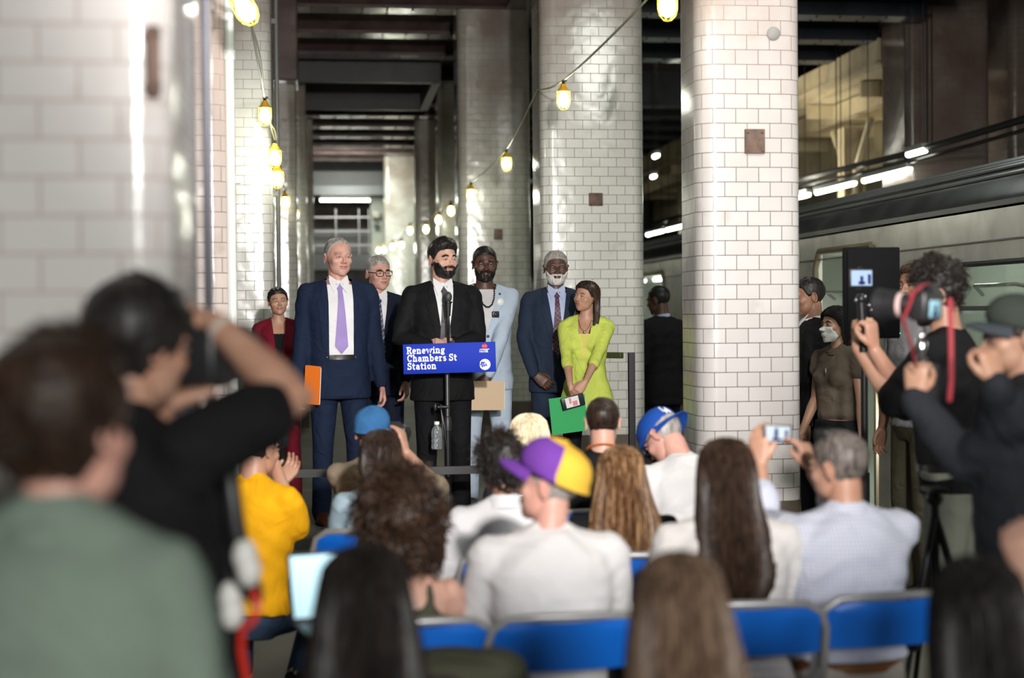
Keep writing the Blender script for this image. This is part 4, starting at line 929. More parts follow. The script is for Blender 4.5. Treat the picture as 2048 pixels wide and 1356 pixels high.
# ------------------------------------------------------------------ strings of caged work lights
cageY = mat('yellow_plastic_cage', (0.75, 0.62, 0.04), 0.4); bulbM = mat('lit_bulb', (1.0, 1.0, 0.80), emit=26); cordM = mat('pale_yellow_cord', (0.42, 0.40, 0.22), 0.5)
def work_light(label, p, k=1.0, hi=True, power=18, tilt=0.0, group=None, shadow=True):
    t = thing('caged_work_light', label, 'light', p, 0, group); t.rotation_euler = (0, tilt, 0)
    b = MB(); b.lathe([(0.0, 0.10), (0.018, 0.10), (0.022, 0.085), (0.030, 0.07), (0.044, 0.055), (0.047, 0.045), (0.0, 0.045)], 16); b.build('socket', mat('orange_yellow_socket', (0.80, 0.42, 0.02), 0.4), t)
    b = MB(); b.cyl((0, 0, 0.10), (0, 0, 0.125), 0.011, n=8); b.box((0.01, 0, 0.125), (0.03, 0.012, 0.015)); b.build('hook', BLKPL, t)
    b = MB(); b.lathe([(0.0, 0.05), (0.018, 0.045), (0.024, 0.03), (0.037, 0.005), (0.041, -0.018), (0.034, -0.048), (0.014, -0.066), (0, -0.069)], 16); b.build('bulb', bulbM, t)
    b = MB()
    nb = 8 if hi else 6
    for j in range(nb):
        a = 2*math.pi*j/nb; b.tube([(math.cos(a)*r, math.sin(a)*r, z) for r, z in ((0.045, 0.05), (0.049, 0.02), (0.049, -0.03), (0.040, -0.062), (0.020, -0.084), (0.0, -0.090))], 0.0019, 5, ends=False)
    for r, z in ((0.0495, 0.045), (0.0495, 0.0), (0.044, -0.055)): b.tube([(math.cos(a)*r, math.sin(a)*r, z) for a in [2*math.pi*j/20 for j in range(21)]], 0.0020, 5, ends=False)
    b.build('cage', cageY, t)
    if power:
        l = lamp('bulb_light', 'POINT', (0, 0, -0.02), power, (0.94, 1.0, 0.86), 0.05); l.parent = t
    return t
RS = [(1335, 6, 7.2), (1127, 196, 10.6), (1013, 325, 14.4), (942, 388, 16.0), (902, 420, 19.6), (877, 438, 21.2), (852, 457, 23.4), (820, 460, 25.2), (803, 489, 27.5), (785, 493, 29.5), (768, 499, 31.2), (757, 500, 32.8)]
LS = [(488, 14, 6.6), (530, 228, 11.2), (550, 313, 11.45), (555, 355, 11.75), (570, 403, 16.1), (591, 427, 20.3), (603, 446, 22.5), (612, 506, 30.0)]
ordn = ['nearest', 'second', 'third', 'fourth', 'fifth', 'sixth', 'seventh', 'eighth', 'ninth', 'tenth', 'eleventh', 'farthest']
for side, S_ in (('right', RS), ('left', LS)):
    for i, (x, y, d) in enumerate(S_):
        nm = ordn[i] if i < len(S_)-1 else 'farthest'
        work_light('lit bulb in a yellow cage, %s along the %s string' % (nm, side), P(x, y, d), hi=d < 17, power=(12 if side == 'left' and i in (2, 3) else {0: 60, 1: 60}.get(i, 45 if i < 4 else (50 if i % 2 else 0))), tilt=(-0.5 if side == 'left' and i == 0 else 0), group='caged bulbs on the %s string' % side)
def cord(label, pts, r=0.008, seg=10, sag=0.10, m=None, twin=False):
    out = []
    for a, c in zip(pts, pts[1:]):
        for j in range(seg): t = j/seg; p = a.lerp(c, t); out.append(p-Vector((0, 0, sag*4*t*(1-t))))
    out.append(pts[-1]); b = MB(); b.tube(out, r, 6)
    if twin: b.tube([p+Vector((0.018*math.sin(i*0.5), 0, 0.012*math.cos(i*0.9))) for i, p in enumerate(out)], r*0.7, 6)
    return tag(b.build('light_cord', m or cordM), label, 'cord')
up = lambda q, d=0.125: P(*q)+Vector((0, 0, d))
hk = P(1075, 179, 12.0); pr = [up(RS[0])+Vector((0.9, -2.0, 0.3)), up(RS[0]), up(RS[1]), hk] + [up(q) for q in RS[2:]]
cord('thin yellow cord carrying the right string of caged bulbs from column to column', pr, 0.007, 10, 0.02)
cord('pale twin cord carrying the left string of caged bulbs', [up(LS[0])+Vector((-0.2, -2.0, 0.2))]+[up(q) for q in LS], 0.007, 10, 0.015, twin=True)
# ------------------------------------------------------------------ the train at the platform
XT = 4.2
steel = mat('stainless_car_body', (0.60, 0.58, 0.54), 0.24, 0.55, kind='grime', col2=(0.42, 0.40, 0.37), bump=0.8); roofm = mat('dark_car_roof', (0.13, 0.13, 0.125), 0.27, 0.6, kind='grime', col2=(0.07, 0.07, 0.07)); glassM = mat('lit_car_interior', (0.58, 0.62, 0.58), emit=0.55)
darkg = mat('dark_rubber', (0.014, 0.014, 0.015), 0.5); intw = mat('car_interior_wall', (0.72, 0.76, 0.70), 0.4); clearg = mat('window_glass', (0.85, 0.9, 0.88), 0.02, alpha=1.0)
def car(label, y0, y1, doors, wins):
    t = thing('subway_car', label, 'train', (XT, (y0+y1)/2, 0)); yc = (y0+y1)/2
    prof = [(0.0, -0.95), (0.0, 2.24), (0.03, 2.28), (0.05, 2.30)]
    # side skin with openings: built of strips between openings
    b = MB(); opens = sorted([(d, 0.72, 0.02, 2.12) for d in doors]+[(wy, ww, 0.98, 1.93) for wy, ww in wins]); y = y0
    for c_, hw, z0, z1 in opens:
        a_, e_ = c_-hw, c_+hw
        b.box((0.03, (y+a_)/2-yc, 0.66), (0.06, a_-y, 3.22))
        b.box((0.03, c_-yc, (z0-0.95)/2), (0.06, 2*hw, z0+0.95)); b.box((0.03, c_-yc, (z1+2.27)/2), (0.06, 2*hw, 2.27-z1)); y = e_
    b.box((0.03, (y+y1)/2-yc, 0.66), (0.06, y1-y, 3.22)); b.build('side_panel', steel, t, smooth=False)
    b = MB()
    for z in (-0.3, -0.15, 0.0): b.box((-0.006, 0, z-0.1), (0.012, y1-y0, 0.03))
    b.box((-0.012, 0, 2.28), (0.03, y1-y0, 0.035)); b.box((-0.006, 0, 1.93+0.12), (0.012, y1-y0, 0.012)); b.build('trim_rail', mat('dark_trim_steel', (0.10, 0.10, 0.10), 0.35, 0.7), t, smooth=False)
    b = MB(); rows = []
    for x, z in ((0.0, 2.29), (0.03, 2.34), (0.10, 2.43), (0.25, 2.54), (0.55, 2.64), (1.0, 2.70), (1.45, 2.72), (1.9, 2.70), (2.1, 2.66), (2.4, 2.50), (2.5, 2.29)): rows.append([Vector((x, yy-yc, z)) for yy in (y0, (y0+y1)/2, y1)])
    b.grid(rows, 0, 0.04, (0, 0, 1)); b.build('roof', roofm, t)
    b = MB()
    for x, z in ((0.16, 2.49), (0.24, 2.55), (0.33, 2.585), (0.42, 2.62), (0.52, 2.65), (0.64, 2.675)): b.tube([(x, y0-yc, z), (x, y1-yc, z)], 0.013, 6)
    b.build('roof_rib', mat('roof_rib_steel', (0.45, 0.46, 0.45), 0.28, 0.7), t)
    b = MB()
    for x in (1.45,): b.box((x-0.2, 0, -0.1), (2.38, y1-y0-0.1, 0.1)); b.box((2.47, 0, 0.6), (0.06, y1-y0, 3.2)); b.box((1.25, y0-yc+0.03, 0.6), (2.4, 0.05, 3.2)); b.box((1.25, y1-yc-0.03, 0.6), (2.4, 0.05, 3.2)); b.box((1.25, 0, 2.2), (2.35, y1-y0-0.1, 0.04))
    b.build('interior_shell', intw, t, smooth=False)
    for wy, ww in wins:
        f = MB(); pts = [(0.0, wy-yc+sx*(ww-0.02), z) for sx, z in ((-1, 1.0), (1, 1.0), (1, 1.91), (-1, 1.91), (-1, 1.0))]; f.tube(pts, 0.022, 6, ends=False)
        f.box((0.0, wy-yc, 1.62), (0.03, 2*ww, 0.03)); o = f.build('window_frame', mat('dark_trim_steel', (0.10, 0.10, 0.10), 0.35, 0.7), t)
        g = MB(); g.box((0.035, wy-yc, 1.455), (0.008, 2*ww-0.03, 0.93)); g.build('window_pane', clearg, o, smooth=False)
    for d in doors:
        f = MB(); f.tube([(0.0, d-yc-0.72, 0.0), (0.0, d-yc-0.72, 1.98), (0.0, d-yc-0.62, 2.12), (0.0, d-yc+0.62, 2.12), (0.0, d-yc+0.72, 1.98), (0.0, d-yc+0.72, 0.0)], 0.028, 8, ends=False); o = f.build('door_frame', mat('brassy_door_edge', (0.42, 0.36, 0.25), 0.3, 0.8), t)
    b = MB()
    for yy in [y0+0.8+1.6*i for i in range(int((y1-y0-1)/1.6))]:
        b.tube([(0.55, yy-yc, 0.0), (0.55, yy-yc, 2.1)], 0.017, 8); b.tube([(0.55, yy-yc, 1.72), (0.40, yy-yc+0.25, 1.78), (0.40, yy-yc+0.9, 1.78), (0.55, yy-yc+1.1, 1.72)], 0.015, 8)
    b.build('grab_pole', mat('polished_steel', (0.70, 0.70, 0.68), 0.15, 0.9), t)
    for yy in [y0+1.4+2.6*i for i in range(int((y1-y0-1)/2.6))]:
        b = MB(); b.cyl((1.2, yy-yc-0.9, 2.15), (1.2, yy-yc+0.9, 2.15), 0.03, n=8); b.build('interior_light', mat('lit_car_tube', (0.95, 1.0, 0.9), emit=14), t)
    return t
car('stainless steel subway car standing at the platform on the right', 2.0, 16.3, [4.6, 11.7, 15.2], [(8.85, 1.05), (13.6, 0.45), (6.55, 0.85), (2.95, 0.55)])
car('second stainless steel subway car farther along, seen between the two tile columns', 16.7, 31.0, [19.0, 24.2, 28.6], [(21.6, 0.9), (26.4, 0.8)])
# lights and pipes over the far side of the train
XF = 6.80
for i, (y, L) in enumerate([(16.25, 1.1), (17.45, 1), (19.3, 1), (21.15, 1), (23.0, 1), (24.85, 1), (26.7, 1), (28.55, 1), (30.4, 1)]):
    tube_light('fluorescent tube hanging beyond the train, %s from the right' % ordn[i], XF if i else 6.7, y, 1.62+(0.242 if i else 0.264)*XF, 1.5 if i else 0.5, 'y', e=16, hang=5.6-(1.62+0.242*XF), group='fluorescent tubes beyond the train')
for x_, z_, r_, lb in ((6.72, 3.47, 0.04, 'thick dark cable pipe running above the fluorescent tubes beyond the train'), (6.78, 3.38, 0.022, 'thin dark pipe just under the thick cable pipe beyond the train')):
    b = MB(); b.tube([(x_, 6+3.5*i, z_+0.04*math.sin(i*1.7)) for i in range(9)], r_, 8)
    for i in range(9):
        b.tube([(x_, 7+3*i, z_), (x_, 7+3*i, 5.6)], 0.008, 6)
    tag(b.build('cable_pipe', BLKMETAL), lb, 'pipe')
cream = mat('cream_girder_paint', (0.52, 0.44, 0.28), 0.5, kind='grime', col2=(0.33, 0.26, 0.16), scale=0.7)
b = MB(); b.box((6.95, 29, 4.90), (0.08, 22, 0.30)); b.box((7.05, 29, 4.74), (0.36, 22, 0.05))
struct(b.build('trim_7', cream, smooth=False))
b = MB(); b.box((8.5, 29, 4.70), (2.9, 22, 0.08)); b.box((7.5, 29, 4.52), (0.12, 22, 0.24)); b.box((9.0, 29, 4.3), (0.2, 22, 0.7)); [b.box((8.5, 19+2.2*i, 4.55), (2.9, 0.08, 0.2)) for i in range(9)]; struct(b.build('trim_8', cream, smooth=False))
for i, y in enumerate((20.3, 25.0, 30.0)):
    t = thing('cream_steel_post', 'cream riveted steel post under the girder beyond the train, %s' % (('nearest, beside the dark column', 'middle one', 'farthest one')[i]), 'post', (7.4, y, 0))
    b = MB(); b.box((0, 0, 2.1), (0.30, 0.03, 4.2)); b.box((-0.14, 0, 2.1), (0.03, 0.26, 4.2)); b.box((0.14, 0, 2.1), (0.03, 0.26, 4.2)); b.build('shaft', cream, t, smooth=False)
    b = MB()
    for s in (-1, 1): b.tube([(0, s*0.10, 3.1), (0, s*0.18, 3.6), (0, s*0.75, 4.22)], 0.05, 8)
    b.build('bracket', cream, t)
# cream wall panel lit behind the tubes
b = MB(); b.box((9.9, 27, 2.6), (0.1, 26, 3.0)); b2 = struct(b.build('wall_far_platform', mat('yellowed_tile_wall', (0.36, 0.32, 0.22), 0.4, kind='grime', col2=(0.2, 0.17, 0.12)), smooth=False))
lamp('far_tubes_light', 'AREA', (6.6, 20.5, 3.25), 150, (1.0, 0.96, 0.80), 0.3, (7.8, 20.5, 4.6), shape='RECTANGLE', size_y=10.0)
lamp('track_fill', 'AREA', (3.6, 12, 4.7), 25, (0.9, 1.0, 0.95), 1.0, (5.0, 12, 1.0))  # extra fill added over the track to lift the dark train
# platform edge signal lamps left of the right column
q = P(1312, 312, 22); tube_light('short fluorescent light between the two tile columns, upper', q.x, q.y, q.z, 0.22, 'y', e=14, hang=5.6-q.z)
q = P(1307, 353, 24); tube_light('short fluorescent light between the two tile columns, lower', q.x, q.y, q.z, 0.2, 'y', e=14, hang=5.6-q.z)
# ================================================================== STAGE
ZS = 0.30; Y0S = 8.75
stgm = mat('black_stage_deck', (0.020, 0.020, 0.022), 0.5); 
t = thing('stage_riser', 'low black stage riser under the officials', 'stage', (0.75, 9.9, 0))
b = MB(); b.box((0.05, 0, ZS-0.04), (3.7, 2.3, 0.08), None, 0.006); b.build('deck', mat('grey_stage_top', (0.10, 0.10, 0.09), 0.6, kind='concrete', col2=(0.07, 0.07, 0.06)), t)
b = MB(); b.box((0.05, 0, 0.11), (3.66, 2.26, 0.22)); b.build('skirt', stgm, t, smooth=False)
# ================================================================== PEOPLE ON THE STAGE
navy = cloth('navy_suit_cloth', (0.012, 0.021, 0.050)); navy2 = cloth('dark_navy_suit_cloth', (0.010, 0.014, 0.030)); blk = cloth('black_suit_cloth', (0.009, 0.009, 0.010), 0.75)
blueg = cloth('slate_blue_suit_cloth', (0.022, 0.034, 0.062)); pale = cloth('pale_blue_suit_cloth', (0.50, 0.60, 0.72)); red = cloth('burgundy_suit_cloth', (0.150, 0.008, 0.020)); lime = cloth('lime_blazer_cloth', (0.56, 0.66, 0.12), bump=1.3)
whtee = cloth('white_tee_cotton', (0.68, 0.67, 0.67), 0.85); blktee = cloth('black_tee_cotton', (0.010, 0.010, 0.011), 0.85); blktr = cloth('black_trouser_cloth', (0.008, 0.008, 0.010))
def stand(px, d, y, z0=ZS): p = ground(px, d, z0); return p, P(px, y, d).z
# 2 tall grey-haired man
loc, zt = stand(676, 9.35, 477)
tall = person('tall person with receding grey hair, open navy suit and lilac tie, holding an orange folder', loc, 188, zt, skin='pink', head=(14, 2, 0), bulk=1.04,
  top=dict(t='suit', m=navy, inner=WHSHIRT, tie=mat('lilac_tie', (0.36, 0.26, 0.58), 0.5, kind='cloth', bump=0.4), open=0.078, vw=0.080, button=1.02, zlow=1.035, tie_end=1.06, hem=.775), bottom=dict(m=navy, belt=SHOE), shoes='brown_leather' if mat('brown_leather', (0.07, 0.025, 0.013), 0.3) else 0,
  hair=dict(s='short', c='grey', line='reced', th=0.006, n=600, ln=0.016, brow='grey'), feat=dict(jaw=1.05, cheek=0.98, nose=1.0, brow=0.7),
  arms=dict(R=dict(wr=(0.268, 0.045, 0.86), curl=0.5, thumb=0.9), L=dict(wr=(-0.262, 0.05, 0.86), curl=0.45)))
# 4 speaker
loc, zt = stand(884, 9.2, 482)
SPKH = P(878, 688, 8.98)
spk = person('person with black hair and short beard in a black suit, speaking at the microphone', loc, 184, zt, skin='fair', head=(24, 1, 0), bulk=1.03,
  top=dict(t='suit', m=blk, inner=WHSHIRT, tie=mat('dark_patterned_tie', (0.030, 0.030, 0.034), 0.55, kind='check', col2=(0.10, 0.10, 0.11)), open=0.0, vw=0.066, button=1.06, hem=.78), bottom=dict(m=blktr),
  hair=dict(s='short', c='black', line='short', th=0.016, quiff=0.018, side=0.5, n=1300, ln=0.026, lift=0.22), feat=dict(jaw=1.0, beard=('full', 'black'), brow=1.35),
  arms=dict(R=dict(at=P(866, 694, 8.97), wfd=(0.75, -0.1, 0.25), wpn=(0.1, 0.6, -0.7), pole=(1.0, -0.5, -0.6), curl=0.75), L=dict(at=P(903, 694, 8.97), wfd=(-0.75, -0.1, 0.22), wpn=(-0.1, 0.6, -0.7), pole=(-1.0, -0.5, -0.6), curl=0.75)))
# 3 glasses man
loc, zt = stand(756, 10.05, 513)
gl = person('person with short grey hair and dark-rimmed glasses, navy suit and striped tie', loc, 183, zt, skin='pink', head=(22, 3, 2), bulk=1.0,
  top=dict(t='suit', m=navy2, inner=WHSHIRT, tie=mat('striped_navy_tie', (0.03, 0.045, 0.12), 0.5, kind='stripe', col2=(0.45, 0.30, 0.40)), open=0.0, vw=0.066, button=1.08), bottom=dict(m=navy2),
  hair=dict(s='short', c='grey', line='short', th=0.007, n=500, brow='brown'), feat=dict(jaw=1.05),
  arms=dict(L=dict(at=P(812, 758, 9.75), wfd=(0.02, -0.1, -1), wpn=(-0.5, 0.2, 0), curl=0.4, spread=0.12)))
glasses(gl, mat('tortoise_frame', (0.03, 0.015, 0.01), 0.3), r=0.0024)
# 5 pale blue suit man
loc, zt = stand(970, 10.0, 494)
CL = P(965, 762, 9.72)
pb_ = person('person with a dark beard in a pale blue suit and black bead necklace', loc, 182, zt, skin='dark', head=(-2, 4, 0), bulk=0.98,
  top=dict(t='suit', m=pale, inner=whtee, tie=None, open=0.0, vw=0.072, button=1.20, zlow=1.20, hem=.80), bottom=dict(m=pale, w=1.0),
  hair=dict(s='short', c='black', line='short', th=0.006, n=500, ln=0.006), feat=dict(jaw=0.95, nose=1.15, beard=('full', 'black')),
  arms=dict(R=dict(at=P(958, 752, 9.74), wfd=(0.25, -0.1, -0.9), wpn=(-0.2, 0.9, 0), curl=0.6, pole=(1.0, -0.6, -0.2)), L=dict(at=P(978, 748, 9.70), wfd=(-0.45, -0.1, -0.8), wpn=(-0.1, 0.9, -0.2), curl=0.6, pole=(-1.0, -0.6, -0.2))))
mb = MB(); beads = [pb_.surf(x, z, 0.012) for x, z in [(-.055, 1.50), (-.053, 1.46), (-.045, 1.42), (-.03, 1.385), (-.01, 1.368), (.01, 1.368), (.03, 1.385), (.045, 1.42), (.053, 1.46), (.055, 1.50)]]
for a, c in zip(beads, beads[1:]):
    for t in (0, .33, .66): mb.ell(a.lerp(c, t), (0.0065,)*3, None, 8, 6)
mb.build('bead_necklace', BLKPL, pb_.o)
mb = MB(); mb.ell(pb_.surf(-0.088, 1.40, 0.020), (0.026, 0.008, 0.026), None, 20, 8); mb.build('round_badge', mat('pale_badge', (0.72, 0.80, 0.72), 0.4), pb_.o)
mb = MB(); mb.ell(pb_.surf(-0.090, 1.455, 0.010), (0.009, 0.004, 0.009), None, 12, 6); mb.build('lapel_pin', BLKPL, pb_.o)
mb = MB(); mb.box(pb_.surf(-0.052, 1.318, 0.016), (0.050, 0.018, 0.042), None, 0.006); mb.ell(pb_.surf(-0.052, 1.318, 0.028), (0.014, 0.006, 0.014), None, 12, 6); mb.build('clip_microphone', BLKPL, pb_.o)
# 6 bearded man
loc, zt = stand(1112, 10.1, 503)
gb = person('person with grey hair, white beard, slate navy suit and plaid tie', loc, 176, zt, skin='dark', head=(2, 2, 0), bulk=1.0,
  top=dict(t='suit', m=blueg, inner=mat('pale_blue_shirt', (0.48, 0.55, 0.78), 0.8, kind='cloth', bump=0.4), tie=mat('plaid_tie', (0.025, 0.03, 0.06), 0.55, kind='plaid', col2=(0.40, 0.10, 0.12)), open=0.0, vw=0.070, button=1.07), bottom=dict(m=blueg),
  hair=dict(s='short', c='grey', line='short', th=0.008, n=700, ln=0.010, brow='saltpepper'), feat=dict(jaw=1.05, nose=1.2, beard=('full', 'white')),
  arms=dict(L=dict(wr=(-0.15, 0.17, 0.90), fd=(0.4, 0.1, -0.8), pn=(0, -1, 0)), R=dict(wr=(0.17, 0.15, 0.93), fd=(-0.6, 0.2, -0.5), pn=(0, -1, 0), pole=(1, -0.6, 0))))
# 7 woman in lime
loc, zt = stand(1172, 9.5, 563)
lm = person('person with long dark hair in a lime blazer, holding a green folder and phone', loc, 163, zt, sex='f', skin='tan', head=(-34, -4, -4), bulk=1.0,
  top=dict(t='blazer', m=lime, inner=cloth('yellow_top_cloth', (0.62, 0.60, 0.14)), tie=None, open=0.0, vw=0.060, button=1.09, inner_top=1.385, sleeve=0.66, hem=.74, btn=mat('lime_button', (0.5, 0.6, 0.2), 0.3)), bottom=dict(m=blktr),
  hair=dict(s='long', c='dkbrown', c2='brown', line='short', n=420, thick=0.016, wave=0.003, rings=[(0.131, 0.012, 0.012, -0.01, 0), (0.119, 0.050, 0.060, -0.012, 0), (0.083, 0.080, 0.095, -0.016, 34), (0.045, 0.085, 0.104, -0.018, 66), (0.0, 0.088, 0.104, -0.020, 80), (-0.06, 0.090, 0.100, -0.028, 84), (-0.12, 0.098, 0.088, -0.03, 80), (-0.19, 0.115, 0.10, -0.03, 70), (-0.27, 0.115, 0.13, -0.03, 62), (-0.36, 0.10, 0.145, -0.03, 58)]),
  feat=dict(jaw=0.92, cheek=1.04, nose=0.9, brow=0.55),
  arms=dict(R=dict(at=P(1140, 768, 9.22), wfd=(0.40, -0.15, -0.75), wpn=(-0.2, 0.9, 0), curl=0.45, pole=(1.0, -0.7, -0.2)), L=dict(at=P(1172, 762, 9.20), wfd=(-0.55, -0.15, -0.6), wpn=(0.2, 0.9, 0), curl=0.45, pole=(-1.0, -0.7, -0.2))))
mb = MB(); mb.ell(lm.surf(0.0, 1.395, 0.004), (0.008, 0.004, 0.010), None, 10, 6)
mb.tube([lm.surf(-.05, 1.49, 0.003), lm.surf(-.03, 1.43, 0.004), lm.surf(0, 1.40, 0.004), lm.surf(.03, 1.43, 0.004), lm.surf(.05, 1.49, 0.003)], 0.0014, 5, ends=False); mb.build('pendant_necklace', mat('dark_gold', (0.35, 0.25, 0.12), 0.3, 0.9), lm.o)
# 1 woman in burgundy
loc, zt = stand(557, 10.25, 575)
bw = person('person in a burgundy suit over a black blouse, dark hair pulled back', loc, 184, zt, sex='f', skin='tan', head=(6, -2, 3), k=None, bulk=1.0,
  top=dict(t='blazer', m=red, inner=blktr, tie=None, open=0.0, vw=0.058, button=1.05, zlow=1.05, inner_top=1.40), bottom=dict(m=red, w=1.05),
  hair=dict(s='bun', c='black', line='short', br=0.03, n=0), feat=dict(jaw=0.92, cheek=1.04, nose=0.9, brow=0.55), arms=dict(L=dict(curl=0.5), R=dict(curl=0.5)))
mb = MB(); mb.ell(bw.surf(0.0, 1.40, 0.004), (0.006, 0.004, 0.006), None, 10, 6); mb.build('pendant', mat('gold', (0.6, 0.42, 0.2), 0.3, 0.9), bw.o)
# ================================================================== HELD PAPERS, PODIUM
def placed(mb_parts, name, label, cat, pos, R=None, rotz=0, group=None):
    t = thing(name, label, cat, pos, 0, group)
    if R is not None: t.matrix_world = Matrix.Translation(pos) @ R.to_4x4()
    else: t.rotation_euler = (0, 0, rotz)
    for nm, mb, m in mb_parts: mb.build(nm, m, t)
    return t
def rotzyx(z, y=0, x=0): return (Matrix.Rotation(z*D2R, 3, 'Z') @ Matrix.Rotation(y*D2R, 3, 'Y') @ Matrix.Rotation(x*D2R, 3, 'X'))
def folder(label, c, w, h, m, rot, name='paper_folder', paper=True):
    b = MB(); b.box((0, -0.003, 0), (w, 0.0015, h)); b.box((0, 0.003, 0.004), (w, 0.0015, h*1.01)); p = MB(); p.box((0.004, 0, 0), (w*0.99, 0.0035, h*0.97))
    return placed([('cover', b, m)]+([('papers', p, mat('white_paper', (0.8, 0.8, 0.8), 0.8))] if paper else []), name, label, 'folder', c, rot)
fh = tall.W @ (tall.A['R'][3]+tall.A['R'][4].normalized()*0.09)
folder('orange paper folder held against the tall navy suit', P(625, 771, 9.14), 0.105, 0.235, mat('orange_card', (0.85, 0.19, 0.012), 0.6), rotzyx(-25, 5, 4))
folder('manila folder held in front of the pale blue trousers', P(976, 792, 9.60), 0.215, 0.185, mat('manila_card', (0.62, 0.46, 0.30), 0.6), rotzyx(3, 1, 3))
folder('bright green folder held by the person in the lime blazer', P(1137, 830, 9.10), 0.23, 0.22, mat('green_card', (0.02, 0.36, 0.10), 0.55), rotzyx(5, -6, 3))
b = MB(); b.box((0, 0, 0), (0.145, 0.011, 0.076), None, 0.005); s1 = MB(); s1.box((-0.006, -0.0062, 0), (0.085, 0.001, 0.062)); s2 = MB(); s2.box((0.01, -0.007, -0.012), (0.03, 0.0012, 0.030)); s2.box((-0.018, -0.007, 0.010), (0.014, 0.0012, 0.034))
placed([('phone_case', b, BLKPL), ('lit_page', s1, mat('white_sticker', (0.75, 0.75, 0.75), 0.5)), ('sticker_marks', s2, mat('pink_sticker', (0.7, 0.25, 0.28), 0.5))], 'phone', 'black cased phone held over the green folder', 'phone', P(1146, 803, 9.05), rotzyx(5, -14, 5))
# podium: thin stand with a blue sign and microphone
pc = ground(893, 8.95, ZS); sg = P(899, 716, 8.86); ZG = sg.z
t = thing('podium_stand', 'slim black podium stand carrying a blue sign', 'stand', pc); rel = lambda v: Vector(v)-pc
b = MB(); b.lathe([(0, 0), (0.20, 0.0), (0.205, 0.012), (0.19, 0.02), (0.03, 0.03), (0, 0.03)], 32); b.build('base', BLKMETAL, t)
top_z = ZG-ZS-0.02
b = MB(); b.cyl((0, 0, 0.02), (0, 0, 0.62), 0.021); b.build('lower_pole', BLKMETAL, t)
b = MB(); b.cyl((0, 0, 0.60), (0, 0, top_z), 0.014); b.build('upper_pole', mat('satin_steel', (0.16, 0.16, 0.17), 0.3, 0.8), t)
b = MB(); b.lathe([(0.012, 0.60), (0.026, 0.605), (0.028, 0.66), (0.020, 0.69), (0.012, 0.695)], 16); b.build('collar', BLKPL, t)
b = MB(); b.box((0, 0.10, top_z+0.03), (0.46, 0.30, 0.02), rotzyx(0, 0, 14), 0.004); b.build('reading_desk', BLKPL, t)
sign = MB(); sw, sh_ = (991-806)/FP*8.86, 60/FP*8.86; sign.box((0, 0, 0), (sw, 0.012, sh_), None, 0.002)
so = sign.build('sign_board', mat('royal_blue_sign', (0.008, 0.036, 0.46), 0.6, spec=0.2), t); SM = Matrix.Translation(rel(sg)) @ Matrix.Rotation(-6*D2R, 4, 'Z') @ Matrix.Rotation(-1.2*D2R, 4, 'Y'); so.matrix_world = SM
wht = mat('sign_white', (0.90, 0.90, 0.90), 0.5)
L_ = MB(); X0_ = -sw/2+0.024
for i, tx in enumerate(('Renewing', 'Chambers St', 'Station')): lettering(L_, tx, X0_, sh_/2-0.058-i*0.047, 0.0395, Matrix.Translation((0, -0.0065, 0)), wgt=0.095, track=0.085)
o = L_.build('sign_lettering', wht, so, smooth=False)
L2 = MB(); lettering(L2, 'MAYOR', sw/2-0.097, sh_/2-0.062, 0.0135, Matrix.Translation((0, -0.0065, 0)), wgt=0.10)
L2.box((sw/2-0.066, -0.0072, sh_/2-0.0435), (0.058, 0.001, 0.004)); L2.build('sign_office_name', wht, so, smooth=False)
ap = MB()
for dx in (-0.007, 0.007): ap.ell((sw/2-0.066+dx, -0.007, sh_/2-0.026), (0.0105, 0.0015, 0.012), None, 14, 6)
ap.ell((sw/2-0.064, -0.007, sh_/2-0.012), (0.0035, 0.0015, 0.006), rotzyx(0, 25), 10, 5); ap.build('red_apple_mark', mat('apple_red', (0.80, 0.06, 0.04), 0.5), so)
mt = MB(); mt.ell((sw/2-0.066, -0.0068, -sh_/2+0.045), (0.034, 0.0015, 0.034), None, 32, 6); mo = mt.build('round_transit_logo', wht, so)
L3 = MB(); x = lettering(L3, 'M', sw/2-0.104, -sh_/2+0.032, 0.031, Matrix.Translation((0, -0.0088, 0)), wgt=0.13, shear=-0.12); x = lettering(L3, 'T', x-0.003, -sh_/2+0.034, 0.025, Matrix.Translation((0, -0.0088, 0)), wgt=0.12, shear=-0.1); lettering(L3, 'A', x-0.004, -sh_/2+0.036, 0.019, Matrix.Translation((0, -0.0088, 0)), wgt=0.13)
L3.build('logo_letters', mat('royal_blue_sign', (0.008, 0.036, 0.46), 0.6, spec=0.2), mo, smooth=False)
# microphone
mp = P(896, 594, 8.92); mbs = P(897, 690, 8.93)
t = thing('microphone', 'black microphone with grey head on its gooseneck in front of the speaker', 'microphone', mbs); r_ = mp-mbs
b = MB(); b.tube([(0, 0, -0.02), (0, 0, r_.z*0.35), r_*0.62], 0.0085, 8); b.build('gooseneck', BLKMETAL, t)
b = MB(); b.tube([r_*0.60, r_*0.78, r_*0.90], [0.014, 0.018, 0.021], 14, ends=False); b.build('handle', BLKPL, t)
b = MB(); b.ell(r_+Vector((0, 0, 0.0)), (0.025, 0.025, 0.033), None, 18, 12); b.build('grille', mat('mic_mesh_grey', (0.09, 0.09, 0.10), 0.5, 0.4, kind='grime', scale=60), t)
b = MB(); b.lathe([(0.0215, r_.z*0.87), (0.026, r_.z*0.88), (0.026, r_.z*0.905), (0.0215, r_.z*0.91)], 16, (r_.x*0.9, r_.y*0.9, 0)); b.build('ring', BLKMETAL, t)
